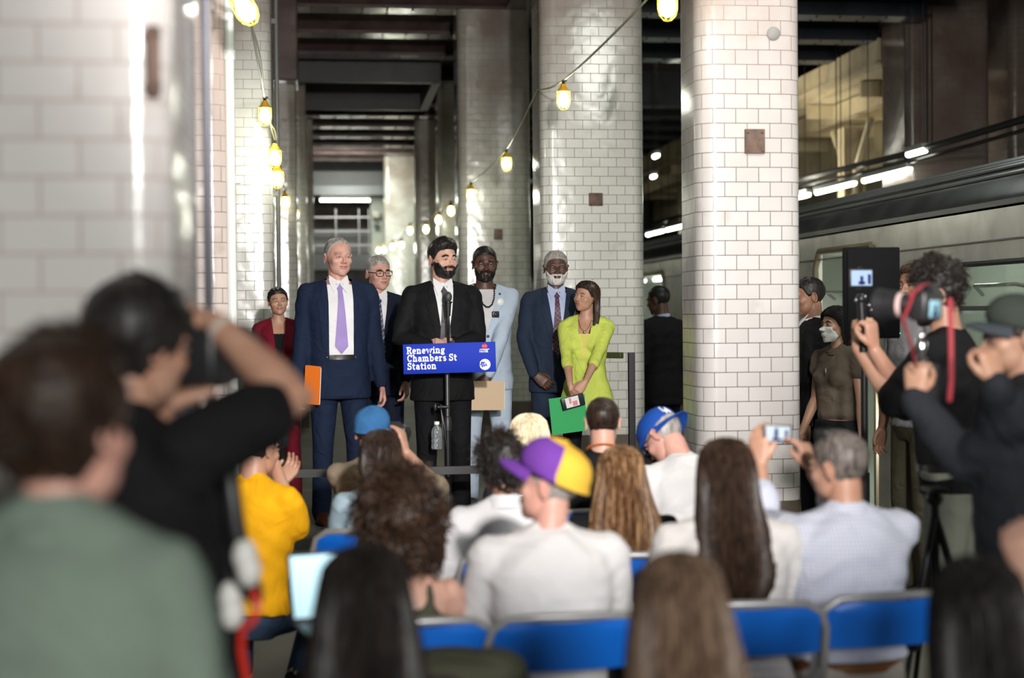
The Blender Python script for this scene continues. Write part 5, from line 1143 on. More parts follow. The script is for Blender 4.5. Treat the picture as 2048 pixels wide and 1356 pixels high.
# clamp and water bottle hanging at the stand
q = P(882, 814, 8.93); t = thing('bottle_holder', 'small black clamp and chain on the podium pole', 'clamp', q)
b = MB(); b.cyl((0.045, 0.0, 0), (-0.02, 0, 0), 0.009); b.ell((-0.035, 0, 0), (0.012, 0.012, 0.026)); b.ell((0.0, 0, 0), (0.010, 0.012, 0.018)); b.build('knob', BLKPL, t)
b = MB(); b.tube([(0.0, 0, -0.01), (0.008, -0.01, -0.09), (0.012, -0.01, -0.20)], 0.004, 6); b.tube([(0.0, 0, -0.01), (0.02, 0.0, -0.12), (0.03, 0.0, -0.24)], 0.004, 6); b.build('strap', BLKPL, t)
q = P(874, 898, 8.90); t = thing('water_bottle', 'clear plastic water bottle with a white cap hanging beside the podium pole', 'bottle', q)
b = MB(); b.lathe([(0.0, 0.0), (0.030, 0.0), (0.034, 0.008), (0.034, 0.030), (0.031, 0.036), (0.034, 0.042), (0.034, 0.060), (0.031, 0.066), (0.034, 0.072), (0.034, 0.105), (0.028, 0.125), (0.014, 0.142), (0.013, 0.15), (0.0, 0.15)], 24)
b.build('body', mat('bottle_plastic', (0.75, 0.80, 0.82), 0.08, alpha=0.85), t)
b = MB(); b.lathe([(0, 0.148), (0.016, 0.148), (0.016, 0.166), (0, 0.167)], 18); b.build('cap', wht, t)
# guard rails at the stage edge
q0 = ground(1262, 9.55, ZS); t = thing('guard_rail_post', 'black square rail post right of the lime blazer', 'rail post', q0)
hpost = P(1262, 705, 9.55).z-ZS
b = MB(); b.box((0, 0, hpost/2), (0.042, 0.042, hpost), None, 0.004); b.build('post', BLKMETAL, t, smooth=False)
b = MB(); b.box((-0.21, 0.25, hpost-0.02), (0.50, 0.035, 0.040), rotzyx(-50), 0.004); b.build('top_rail', mat('dark_olive_rail', (0.045, 0.055, 0.015), 0.5), t)
b = MB(); b.box((0, 0, 0.0), (0.16, 0.16, 0.02)); b.cyl((0.02, 0, 0.32), (-0.10, 0.1, 0.36), 0.02); b.build('foot', BLKMETAL, t)
a_, c_ = P(470, 950, 8.35), P(1200, 943, 8.35); t = thing('barrier', 'low black barrier bar crossing in front of the stage', 'barrier', ((a_.x+c_.x)/2, a_.y, 0)); W_ = c_.x-a_.x; zc = (a_.z+c_.z)/2
b = MB(); b.box((0, 0, zc), (W_, 0.03, 0.045), rotzyx(-0.4)); b.build('bar', BLKPL, t)
for s in (-1, 1):
    b = MB(); b.box((s*(W_/2-0.02), 0, zc/2+0.02), (0.04, 0.04, zc+0.04)); b.box((s*(W_/2-0.02), 0, 0.01), (0.12, 0.35, 0.02)); b.build('leg', BLKPL, t)
# ================================================================== PEOPLE BEHIND / AT THE TRAIN
loc, zt = stand(1322, 12.75, 572, 0)
person('person in a black suit with his back turned, seen between the two white tile columns', loc, 28, zt, skin='dark', head=(20, 8, 0), top=dict(t='suit', m=blk, inner=mat('pale_blue_shirt', (0.48, 0.55, 0.78), 0.8), tie=None, collar=True, open=0), bottom=dict(m=blktr), hair=dict(s='short', c='black', th=0.005, n=200, ln=0.006), feat={}, arms=dict(L=dict(wr=(-0.12, 0.2, 1.0))))
loc, zt = stand(1622, 9.6, 556, 0)
person('dark-suited person in profile half hidden by the white tile column', loc, 75, zt, skin='mid', head=(10, 4, 0), top=dict(t='suit', m=blk, inner=WHSHIRT, tie=None, collar=True, open=0.03, vw=0.08), bottom=dict(m=blktr), hair=dict(s='short', c='black', th=0.008, n=400))
loc, zt = stand(1674, 9.0, 613, 0)
mk = person('person in a brown fitted top wearing a white face mask, beside the white tile column', loc, 118, zt, sex='f', skin='olive', head=(-12, 2, 0),
  top=dict(t='tee', m=cloth('brown_knit', (0.11, 0.085, 0.065)), sleeve=0.16, hem=1.0, flare=-0.035), bottom=dict(m=blktr, w=1.15), hair=dict(s='long', c='black', n=260, rings=long_rings(0.36, 0.085, 0.08, -0.03, 72)), arms=dict(R=dict(wr=(0.23, 0.10, 0.93))))
mm_ = MB(); hg = mk.hg; Pn, dirs = hg; x, y, z = np.abs(Pn[..., 0]), Pn[..., 1], Pn[..., 2]
msk = sst(-z, 0.012, 0.022)*sst(z, -0.118, -0.105)*sst(y, 0.012, 0.03)*sst(0.062-x, 0, 0.006); fm_ = face_shell(hg, msk, 0.016*np.exp(-(x/0.035)**2)+0.006, mk.HM); fm_.build('face_mask', mat('white_mask', (0.70, 0.70, 0.66), 0.8), mk.o)
for zz in (-0.02, -0.07):
    b = MB(); b.tube([mk.HM @ Vector((0.055, 0.045, -0.04)), mk.HM @ Vector((0.085, -0.01, zz*0.2+0.02)), mk.HM @ Vector((0.07, -0.085, zz+0.07)), mk.HM @ Vector((0, -0.12, zz+0.08))], 0.0022, 5); b.build('mask_strap', mat('white_mask', (0.70, 0.70, 0.66), 0.8), mk.o)
b = MB(); b.tube([mk.surf(-.05, 1.49, 0.004), mk.surf(0, 1.36, 0.006), mk.surf(.05, 1.49, 0.004)], 0.0016, 5, ends=False); b.ell(mk.surf(0, 1.35, 0.008), (0.006, 0.004, 0.02)); b.build('pendant_necklace', mat('silver', (0.6, 0.6, 0.58), 0.25, 0.9), mk.o)
loc, zt = stand(1832, 8.4, 528, 0)
person('person in a grey tee with dark straps behind the curly-haired camera operator', loc, 100, zt, skin='mid', head=(20, 0, 0), top=dict(t='tee', m=cloth('grey_tee', (0.22, 0.22, 0.23))), bottom=dict(m=cloth('olive_trousers', (0.10, 0.09, 0.06))), hair=dict(s='short', c='brown', th=0.02, n=500))
# black monitor on a stand in front of the train door
q = P(1742, 586, 7.3); g0 = Vector((q.x, q.y+0.1, 0)); t = thing('monitor_on_stand', 'large upright black monitor on a stand in front of the train door', 'monitor', g0); qz = q.z
R_ = rotzyx(-8, 0, 0); b = MB(); b.box((0, -0.1, qz), (0.275, 0.055, 0.45), R_, 0.008); b.build('screen_housing', mat('matte_black_case', (0.006, 0.006, 0.007), 0.85, spec=0.1), t)
b = MB(); b.box((0, -0.135, qz), (0.255, 0.006, 0.43), R_, 0.002); b.build('screen', mat('dark_screen', (0.004, 0.004, 0.005), 0.7, spec=0.1), t)
b = MB(); b.cyl((0, 0, 0.35), (0, 0, qz), 0.018); b.cyl((0, 0, 0.02), (0, 0, 0.8), 0.025); b.build('pole', BLKMETAL, t)
for a in (30, 150, 270): b = MB(); b.tube([(0, 0, 0.55), (0.42*math.cos(a*D2R), 0.42*math.sin(a*D2R), 0.01)], 0.013, 8); b.build('leg', BLKMETAL, t)
b = MB(); b.ell((0.13, -0.14, qz-0.20), (0.004, 0.003, 0.004)); b.build('green_lamp', mat('green_led', (0.1, 1.0, 0.3), emit=4), t)
# camera makers
def camera_rig(label, c, R, k=1.0, lens=0.16, strap=None, screen=True, monopod=None, lens_ring=True, white=False):
    t = thing('camera', label, 'camera', c); t.matrix_world = Matrix.Translation(c) @ R.to_4x4()
    def bb(nm, mb, m): mb.v = [tuple(Vector(v)*k) for v in mb.v]; return mb.build(nm, m, t)
    b = MB(); b.box((0, 0, 0), (0.145, 0.062, 0.098), None, 0.014); b.box((0.055, 0.02, -0.005), (0.036, 0.07, 0.10), None, 0.014); b.loft([[Vector((x*q, y*q+0.0, 0.045+z)) for x, y in ((-.035, -.035), (.035, -.035), (.03, .035), (-.03, .035))] for q, z in ((1, 0), (0.75, 0.032))]); bb('body', b, BLKPL)
    b = MB(); b.tube([(0, 0.03, 0), (0, 0.05, 0), (0, 0.06, 0), (0, lens*0.8, 0), (0, lens*0.82, 0), (0, lens+0.03, 0)], [0.036, 0.036, 0.040, 0.041, 0.046, 0.047], 24, ends=False); lo_ = bb('lens', b, BLKPL)
    b = MB(); b.tube([(0, lens+0.02, 0), (0, lens+0.05, 0)], [0.050, 0.054], 24, ends=False); bb('lens_hood', b, BLKPL)
    if lens_ring: b = MB(); b.tube([(0, 0.075, 0), (0, 0.09, 0)], 0.0425, 24, ends=False); b.v = [tuple(Vector(v)*k) for v in b.v]; b.build('lens_ring', mat('lens_ring_white', (0.7, 0.5, 0.48) if strap else (0.45, 0.45, 0.45), 0.4), lo_)
    if screen: b = MB(); b.box((-0.005, -0.033, -0.008), (0.078, 0.006, 0.056), None, 0.002); bb('rear_screen', b, mat('lit_camera_screen', (0.20, 0.36, 0.42), 0.3, emit=0.7)); b = MB(); b.box((-0.01, -0.037, -0.012), (0.016, 0.003, 0.032)); b.box((-0.01, -0.037, -0.026), (0.04, 0.003, 0.014)); bb('screen_picture', b, mat('screen_navy', (0.02, 0.03, 0.12), 0.3))
    for x in (0.055, -0.05): b = MB(); b.cyl((x, 0, 0.045), (x, 0, 0.062), 0.011); bb('dial', b, mat('dial_grey', (0.06, 0.06, 0.065), 0.35))
    return t
# 11 curly haired operator
loc, _ = stand(1905, 5.75, 505, 0); zt = P(1885, 528, 5.75).z

cu = person('person with curly dark hair and black tee filming with a phone gimbal', loc, 52, zt, skin='tan', head=(12, 2, 0), bulk=1.06, lean=4,
  top=dict(t='tee', m=blktee, sleeve=0.5), bottom=dict(m=mat('grey_green_trousers', (0.22, 0.23, 0.19), 0.8, kind='cloth'), belt=SHOE), hair=dict(s='curly', c='black', c2='dkbrown', line='short', th=0.020, side=0.25, n=800, ln=0.030, curl=0.006, r=0.0014), feat=dict(nose=1.05, beard=('stubble', 'black')),
  arms=dict(L=dict(at=P(1716, 694, 6.05), el=P(1788, 802, 5.95), wfd=(0.10, 0.0, 1), wpn=(0.9, 0.5, 0), curl=1.0, thumb=1.2, pole=(-0.1, -0.1, -1), idx=(1.0, 1.05, 1.1, 1.1)), R=dict(at=P(1748, 700, 5.95), wfd=(-0.12, 0, 1), wpn=(-0.6, 0.8, 0), curl=1.0, thumb=1.2, pole=(0.3, -0.2, -1))))
q = P(1722, 556, 6.0); t = thing('phone_gimbal', 'phone clamped on a black handheld gimbal, its lit screen showing the stage', 'phone', q); t.rotation_euler = (0, 0, 8*D2R)
b = MB(); b.box((0, 0, 0), (0.105, 0.009, 0.075), None, 0.004); b.build('phone', BLKPL, t)
b = MB(); b.box((0, -0.0052, 0), (0.092, 0.002, 0.062)); b.build('lit_screen', mat('lit_phone_screen', (0.22, 0.30, 0.42), 0.3, emit=0.9), t)
b = MB(); b.box((0.0, -0.0068, -0.010), (0.014, 0.0015, 0.035)); b.box((0.0, -0.0068, -0.020), (0.03, 0.0015, 0.012)); b.box((0.034, -0.0068, -0.005), (0.014, 0.0015, 0.04)); b.build('screen_picture', mat('screen_navy', (0.02, 0.03, 0.12), 0.3), t)
b = MB(); b.box((0.003, 0.01, -0.004), (0.022, 0.012, 0.10), None, 0.004); b.tube([(0.0, 0.02, -0.05), (0.02, 0.03, -0.075), (0.0, 0.0, -0.095)], 0.011, 8); b.ell((0, 0, -0.085), (0.022, 0.022, 0.024)); b.cyl((0, 0, -0.10), (0.01, 0, -0.30), 0.017); b.build('handle', BLKMETAL, t)
b = MB()
for x, z in ((0.03, -0.11), (-0.03, -0.09), (0.012, -0.075), (0.038, -0.13)): b.ell((x, -0.012, z), (0.006, 0.006, 0.006))
b.build('bracket_screw', mat('bright_metal', (0.6, 0.6, 0.62), 0.2, 0.9), t)
# 12 cap operator
loc, _ = stand(2040, 4.35, 590, 0); zt = P(2035, 603, 4.35).z
cp = person('person in a dark green cap and charcoal jacket, hand at chin, right edge', loc, 66, zt, skin='olive', head=(8, 0, 0), bulk=1.08,
  top=dict(t='sweater', m=cloth('charcoal_jacket', (0.020, 0.023, 0.028)), hem=.72, loose=0.014, flare=0.05, sw=1.15), bottom=dict(m=blktr), hair=dict(s='short', c='black', th=0.006, n=300),
  arms=dict(L=dict(at=P(1830, 800, 4.42), wfd=(0.05, 0.0, 1), wpn=(0.6, 0.6, 0), curl=1.0, thumb=1.1, pole=(0.1, -0.3, -1)), R=dict(at=P(1994, 772, 4.12), wfd=(-0.22, 0.1, 1), wpn=(-0.3, 0.9, 0.1), curl=0.95, thumb=0.6, pole=(0.3, 0.3, -1))))
baseball_cap(cp, mat('dark_green_cap', (0.045, 0.055, 0.045), 0.85, kind='cloth'), mat('grey_green_brim', (0.035, 0.045, 0.055), 0.85), pitch=10)
glasses(cp, BLKPL, r=0.0026)
cc_ = P(1852, 612, 4.45); rig12 = camera_rig('large black camera with a red strap and lit rear screen, on a chrome handle', cc_, rotzyx(44, 0, 3), 0.92, 0.12, strap=True)
t = bpy.data.objects.new('camera_handle', None); COL.objects.link(t); t.parent = rig12; t.matrix_world = Matrix.Translation(P(1843, 715, 4.45))
b = MB(); h_ = (715-668)/FP*4.45; b.lathe([(0.0, -0.05), (0.013, -0.05), (0.013, -0.02), (0.018, -0.015), (0.018, 0.0), (0.010, 0.005), (0.010, 0.02), (0.017, 0.025), (0.017, 0.05), (0.009, 0.06), (0.009, h_)], 16); b.build('chrome_joint', mat('chrome', (0.7, 0.7, 0.75), 0.12, 1.0), t)
b = MB(); b.cyl((0, 0, -0.04), (0.004, 0, -0.20), 0.014); b.box((0.045, 0.02, -0.085), (0.035, 0.03, 0.13), None, 0.008); b.build('grip', BLKPL, t)
redst = mat('red_strap', (0.30, 0.03, 0.04), 0.7)
b = MB(); pts = [P(1826, 588, 4.3), P(1806, 640, 4.28), P(1822, 690, 4.3), P(1832, 735, 4.36)]; b.tube(pts, 0.0075, 6, flat=0.35); pts = [P(1900, 600, 4.35), P(1902, 680, 4.3), P(1903, 760, 4.3), P(1899, 800, 4.32)]; b.tube(pts, 0.0075, 6, flat=0.35); b.tube([P(1822, 590, 4.3), P(1842, 572, 4.33), P(1856, 568, 4.38)], 0.009, 6, flat=0.4)
tag(b.build('camera_strap', redst), 'red camera strap looping down from the large black camera', 'strap')
# tripod / light stand by the brown top, and stand between
def tripod(label, x, y, h, spread=0.3, m=BLKMETAL, r=0.014, name='tripod'):
    t = thing(name, label, 'tripod', (x, y, 0)); b = MB(); b.cyl((0, 0, h*0.35), (0, 0, h), r*1.1); b.build('column', m, t)
    b = MB(); b.ell((0, 0, h), (0.03, 0.03, 0.03)); b.box((0, 0, h+0.03), (0.07, 0.09, 0.02), None, 0.004); b.build('head', m, t)
    for a in (90, 210, 330):
        b = MB(); c = Vector((spread*math.cos(a*D2R), spread*math.sin(a*D2R), 0.0)); b.tube([(0, 0, h*0.95), c*0.5+Vector((0, 0, h*0.47))], r, 8); b.tube([c*0.5+Vector((0, 0, h*0.49)), c+Vector((0, 0, r))], r*0.75, 8); b.ell(c*0.5+Vector((0, 0, h*0.47)), (r*1.7,)*3); b.build('leg', m, t)
    return t
g0 = ground(1868, 5.2); tripod('black tripod standing before the grey-green trousers', g0.x, g0.y, 0.95, 0.25)
# ================================================================== FOLDING CHAIRS
chairblue = mat('blue_chair_vinyl', (0.004, 0.15, 0.68), 0.42, bump=0.5); chairgrey = mat('grey_chair_steel', (0.42, 0.42, 0.42), 0.35, 0.4)
def make_chair(label):
    t = thing('folding_chair', label, 'chair', (0, 0, 0))
    b = MB(); rows = []
    for i in range(9):
        v = i/8; z = 0.650+0.135*v; hw = 0.205 if v < 0.8 else 0.205-0.05*(1-math.sqrt(max(0, 1-((v-0.8)/0.2)**2)))
        rows.append([Vector((hw*(-1+2*j/14), -0.235-0.03*v-0.035*(1-(-1+2*j/14)**2), z)) for j in range(15)])
    b.grid(rows, 0, 0.012, (0, 1, 0)); b.build('backrest', chairblue, t)
    b = MB(); pts = [(-0.222, 0.13, 0.01), (-0.222, -0.16, 0.46), (-0.222, -0.235, 0.62), (-0.222, -0.258, 0.72), (-0.208, -0.264, 0.765), (-0.165, -0.272, 0.793), (-0.08, -0.285, 0.797)]
    pts = pts+[(-x, y, z) for x, y, z in reversed(pts)]; b.tube(pts, 0.0125, 10); b.build('back_frame', chairgrey, t)
    b = MB(); rows = []
    for i in range(7):
        y = -0.19+0.40*i/6; rows.append([Vector((0.195*(-1+2*j/8), y, 0.445-0.012*(1-(-1+2*j/8)**2))) for j in range(9)])
    b.grid(rows, 0, 0.02, (0, 0, 1)); b.build('seat', chairblue, t)
    for s in (1, -1):
        b = MB(); b.tube([(s*0.20, -0.25, 0.01), (s*0.20, 0.19, 0.43)], 0.0115, 8); b.build('rear_leg', chairgrey, t)
    b = MB(); b.tube([(-0.20, -0.20, 0.06), (0.20, -0.20, 0.06)], 0.008, 8); b.tube([(-0.222, 0.09, 0.08), (0.222, 0.09, 0.08)], 0.008, 8); b.build('stretcher', chairgrey, t)
    b = MB()
    for x, y in ((0.222, 0.13), (-0.222, 0.13), (0.20, -0.25), (-0.20, -0.25)): b.cyl((x, y, 0), (x, y, 0.025), 0.016)
    b.build('rubber_foot', BLKPL, t)
    return t
CH0 = None
def chair(px, d, rz, label, at=None):
    global CH0
    g = ground(px, d) if at is None else at
    if CH0 is None: CH0 = make_chair(label); r = CH0
    else:
        r = CH0.copy(); COL.objects.link(r); r['label'] = label
        for ch in list(CH0.children): c = ch.copy(); COL.objects.link(c); c.parent = r
    r.location = g; r.rotation_euler = (0, 0, rz*D2R); r['group'] = 'blue folding chairs of the audience'; return r
def seated(px, d, ytop, face, label, chairlabel=None, chair_rz=None, **kw):
    g = ground(px, d); zt = P(px, ytop, d).z
    lean = kw.get('lean', 0); off = 0.0
    if chairlabel: chair(px, d, face if chair_rz is None else chair_rz, chairlabel)
    # sitter: pelvis at the seat
    B = person(label, g, face, zt, pose='sit', **kw); return B
jean = cloth('denim', (0.045, 0.075, 0.13)); khaki = cloth('khaki_cloth', (0.42, 0.36, 0.28)); olive = cloth('olive_cloth', (0.075, 0.078, 0.052)); greytr = cloth('dark_grey_cloth', (0.03, 0.03, 0.035))
lap = dict(R=dict(wr=(0.14, 0.30, 1.03), fd=(-0.3, 1, -0.2), pn=(0, 0, -1), pole=(0.8, -0.5, -0.5)), L=dict(wr=(-0.14, 0.30, 1.03), fd=(0.3, 1, -0.2), pn=(0, 0, -1), pole=(-0.8, -0.5, -0.5)))
# purple and yellow cap
pc_ = seated(1096, 4.25, 908, 2, 'person in a white tee and purple and yellow cap, seated at the centre', 'blue folding chair under the person in the purple and yellow cap', skin='pink', head=(56, -8, 6), lean=3, bulk=1.12, arms=lap,
  top=dict(t='tee', m=whtee, sleeve=0.52, loose=0.010, fold=0.005), bottom=dict(m=khaki), hair=dict(s='short', c='grey', th=0.004, n=300, ln=0.01), facedetail=True)
cy = mat('cap_yellow', (0.68, 0.42, 0.05), 0.8, kind='cloth', bump=0.3); cpu = mat('cap_purple', (0.145, 0.045, 0.30), 0.8, kind='cloth', bump=0.3)
o, C = baseball_cap(pc_, cy, cpu, panel=lambda a, r: (r < 6 and (a < 52 or a > 248)), pitch=14, sz=1.2, btn=cy)
# long dark hair, white top
dh = seated(1456, 4.4, 880, -4, 'person with very long dark straight hair in a white top, seated right of centre', 'blue folding chair under the person with very long dark hair', sex='f', skin='fair', head=(2, 4, 0), lean=3, bulk=1.2, arms=lap,
  top=dict(t='tee', m=cloth('cream_tee_cotton', (0.66, 0.64, 0.62)), sleeve=0.45, loose=0.012), bottom=dict(m=greytr), facedetail=False,
  hair=dict(s='long', c='dkbrown', c2='brown', n=1300, r=0.0014, wave=0.006, wn=1.6, rings=[(0.131, 0.012, 0.012, -0.01, 0), (0.119, 0.052, 0.062, -0.012, 0), (0.083, 0.084, 0.098, -0.012, 8), (0.045, 0.093, 0.108, -0.014, 48), (0.0, 0.099, 0.112, -0.020, 66), (-0.07, 0.102, 0.112, -0.028, 66), (-0.15, 0.112, 0.100, -0.045, 70), (-0.23, 0.128, 0.088, -0.075, 78), (-0.32, 0.137, 0.075, -0.10, 86), (-0.40, 0.118, 0.065, -0.115, 95), (-0.455, 0.09, 0.04, -0.118, 110)]))
# plaid shirt with phone
pl = seated(1690, 4.5, 868, 8, 'person in a blue checked white shirt with sunglasses on the head, filming with a phone', 'blue folding chair under the person in the checked shirt', skin='tan', head=(28, 2, 0), lean=2, bulk=1.13,
  arms=dict(L=dict(at=P(1520, 935, 4.88), wfd=(0.0, 0.15, 1), wpn=(0.6, 0.7, -0.1), curl=0.22, spread=0.02, thumb=0.2, pole=(-0.3, -0.1, -1)), R=dict(at=P(1628, 945, 4.84), wfd=(-0.30, 0.15, 0.9), wpn=(-0.6, 0.6, 0), curl=0.55, spread=0.1, thumb=0.3, pole=(0.5, -0.1, -1), idx=(0.35, 0.5, 0.9, 1.0))),
  top=dict(t='shirt', m=mat('blue_check_shirt', (0.66, 0.68, 0.76), 0.85, kind='gingham', col2=(0.40, 0.44, 0.58), scale=1.0), sleeve=0.75, loose=0.012, hem=1.02, fold=0.006, sw=1.1), bottom=dict(m=cloth('stone_chino', (0.50, 0.46, 0.40)), w=1.1, belt=mat('tan_leather', (0.22, 0.085, 0.025), 0.4)),
  hair=dict(s='short', c='saltpepper', line='short', th=0.010, n=1400, ln=0.020), feat={})
glasses(pl, mat('dark_sunglass', (0.012, 0.012, 0.012), 0.2), w=0.028, h=0.020, y=0.045, z=0.115, r=0.003, lens=mat('sunglass_lens', (0.02, 0.02, 0.02), 0.1))
q = P(1555, 868, 4.88); t = thing('phone', 'phone held sideways by the person in the checked shirt, lit screen showing the stage', 'phone', q); t.rotation_euler = (0, 3*D2R, -4*D2R)
b = MB(); b.box((0, 0, 0), (0.096, 0.010, 0.062), None, 0.004); b.build('phone_case', BLKPL, t)
b = MB(); b.box((0.0, -0.0056, 0), (0.080, 0.002, 0.052)); b.build('lit_screen', mat('lit_phone_screen2', (0.32, 0.38, 0.42), 0.3, emit=0.5), t)
b = MB(); b.box((-0.006, -0.0072, -0.004), (0.013, 0.0015, 0.036)); b.ell((-0.006, -0.0072, 0.016), (0.005, 0.001, 0.006)); b.box((-0.004, -0.0074, -0.018), (0.03, 0.0015, 0.010)); b.box((0.028, -0.0072, 0.0), (0.010, 0.0015, 0.03)); b.build('screen_picture', mat('screen_navy', (0.02, 0.03, 0.12), 0.3), t)
# curly hair olive tank
cr = seated(800, 4.2, 990, 3, 'person with big curly brown hair in an olive tank top, seated left of centre', 'blue folding chair beside the curly-haired person in the olive tank top', sex='f', skin='fair', head=(6, 2, 0), lean=4, bulk=1.05, arms=lap,
  top=dict(t='tank', m=olive), bottom=dict(m=greytr), facedetail=False, hair=dict(s='curly', c='brown', c2='dkbrown', line='low', th=0.055, side=0.95, n=1700, ln=0.075, curl=0.010, r=0.0021, lift=0.35))
# curly volume at the back of the neck
sv = MB(); rnd = random.Random(11)
for i in range(420):
    a = rnd.uniform(0.16, 0.84)*2*math.pi; z0 = rnd.uniform(-0.04, 0.05); p0 = Vector((math.sin(a)*0.085, math.cos(a)*0.09-0.02, z0)); out = Vector((math.sin(a), math.cos(a), 0)); ph = rnd.random()*6.28; ln = rnd.uniform(0.10, 0.155); pts = []
    for j in range(14):
        t = j/13; pts.append(cr.HM @ (p0+out*(0.055*math.sin(min(1, t*1.3)*2.2))+Vector((0, 0, -ln*t))+Vector((math.cos(ph+t*13), math.sin(ph+t*13), 0.3*math.sin(ph*2+t*13)))*0.012*min(1, t*3)))
    sv.tube(pts, [0.0024]*13+[0.001], 4, rnd.randrange(2), ends=False)
sv.build('nape_curls', [hairm('brown'), hairm('dkbrown')], cr.o)
# front row of big blurred heads
fr1 = seated(722, 2.75, 1098, 2, 'person with long black hair in the near left of the audience', 'blue folding chair under the near person with long black hair at left', sex='f', skin='tan', head=(0, 2, 0), bulk=1.05, arms=lap, top=dict(t='tee', m=cloth('dark_purple_top', (0.05, 0.02, 0.035))), bottom=dict(m=greytr), facedetail=False,
  hair=dict(s='long', c='black', c2='dkbrown', n=1100, r=0.0016, wave=0.003, rings=[(0.134, 0.012, 0.012, -0.01, 0), (0.122, 0.050, 0.060, -0.012, 0), (0.086, 0.086, 0.100, -0.012, 8), (0.045, 0.096, 0.112, -0.014, 48), (0.0, 0.104, 0.116, -0.020, 62), (-0.07, 0.115, 0.112, -0.03, 64), (-0.15, 0.130, 0.10, -0.05, 70), (-0.25, 0.140, 0.08, -0.08, 80), (-0.36, 0.14, 0.06, -0.10, 92), (-0.44, 0.12, 0.04, -0.105, 100)]))
fr2 = seated(1358, 2.8, 1112, 0, 'person with light brown hair and a pink crown, seated nearest the camera at centre right', 'blue folding chair under the near person with light brown hair', sex='f', skin='pink', head=(2, 6, 0), bulk=1.05, arms=lap, top=dict(t='tee', m=cloth('taupe_top', (0.20, 0.16, 0.14))), bottom=dict(m=greytr), facedetail=False,
  hair=dict(s='long', c='tanbrown', c2='dkblond', n=1100, r=0.0016, wave=0.003, rings=[(0.134, 0.012, 0.012, -0.01, 0), (0.122, 0.050, 0.060, -0.012, 0), (0.086, 0.086, 0.100, -0.012, 8), (0.045, 0.096, 0.112, -0.014, 48), (0.0, 0.106, 0.116, -0.020, 62), (-0.07, 0.120, 0.112, -0.03, 64), (-0.15, 0.132, 0.10, -0.05, 70), (-0.25, 0.137, 0.08, -0.08, 80), (-0.34, 0.13, 0.06, -0.09, 92)]))
mb = MB(); mb.ell(fr2.HM @ Vector((-0.002, -0.062, 0.108)), (0.020, 0.022, 0.010), (fr2.HM.to_3x3().normalized() @ Matrix.Rotation(40*D2R, 3, 'X')), 16, 8); mb.build('bald_crown_patch', skinm('pink'), fr2.o)
fr3 = seated(1962, 2.75, 1120, 0, 'person with straight black hair in the near right corner of the audience', 'blue folding chair under the near person with straight black hair at right', sex='f', skin='tan', head=(4, 4, -2), bulk=1.05, arms=lap, top=dict(t='tee', m=cloth('black_top2', (0.02, 0.02, 0.022))), bottom=dict(m=greytr), facedetail=False,
  hair=dict(s='long', c='black', n=1100, r=0.0016, wave=0.002, rings=[(0.134, 0.012, 0.012, -0.01, 0), (0.122, 0.050, 0.060, -0.012, 0), (0.086, 0.086, 0.100, -0.012, 8), (0.045, 0.096, 0.112, -0.014, 48), (0.0, 0.106, 0.116, -0.020, 62), (-0.07, 0.120, 0.112, -0.03, 64), (-0.15, 0.136, 0.10, -0.05, 70), (-0.25, 0.15, 0.08, -0.08, 80), (-0.36, 0.15, 0.06, -0.10, 92), (-0.42, 0.12, 0.04, -0.105, 100)]))
# grey vest over white shirt
gv = seated(1005, 5.35, 882, 6, 'person with dark hair in a grey-green vest over a white shirt', 'blue folding chair under the person in the grey-green vest', sex='f', skin='mid', head=(14, 4, 0), lean=2, bulk=1.12, arms=lap,
  top=dict(t='vest', m=WHSHIRT, loose=0.012, sw=1.25), bottom=dict(m=greytr), facedetail=False, hair=dict(s='curly', c='black', c2='dkbrown', line='low', th=0.030, n=500, ln=0.05, curl=0.006, r=0.0018, lift=0.3))
vb = MB(); vb.loft([[gv.UB @ Vector((rx*math.cos(t), -0.006+ry*math.sin(t), z)) for t in [2*math.pi*j/32 for j in range(32)]] for z, rx, ry in ((.93, .195, .150), (1.1, .172, .138), (1.3, .178, .140), (1.40, .165, .130), (1.455, .140, .105), (1.50, .095, .085), (1.515, .08, .072))]); remesh(vb, 0.012, 2).build('vest', cloth('grey_green_vest', (0.25, 0.28, 0.23)), gv.o)
# brown hair black top
bh = seated(1242, 5.25, 895, -6, 'person with long light-tipped brown hair in a black top, behind the short-haired person', 'blue folding chair under the person with light-tipped brown hair', sex='f', skin='pink', head=(8, 4, 0), lean=3, bulk=1.10, arms=lap, top=dict(t='tee', m=blktee, sleeve=0.3), bottom=dict(m=greytr), facedetail=False,
  hair=dict(s='long', c='chestnut', c2='honey', n=1300, r=0.0015, wave=0.007, wn=1.3, rings=[(0.131, 0.012, 0.012, -0.01, 0), (0.119, 0.050, 0.060, -0.012, 0), (0.083, 0.084, 0.098, -0.012, 8), (0.045, 0.092, 0.108, -0.014, 48), (0.0, 0.099, 0.112, -0.020, 62), (-0.07, 0.110, 0.108, -0.03, 64), (-0.15, 0.132, 0.098, -0.05, 70), (-0.23, 0.150, 0.08, -0.08, 78), (-0.31, 0.155, 0.06, -0.10, 86), (-0.36, 0.13, 0.045, -0.11, 95)]))
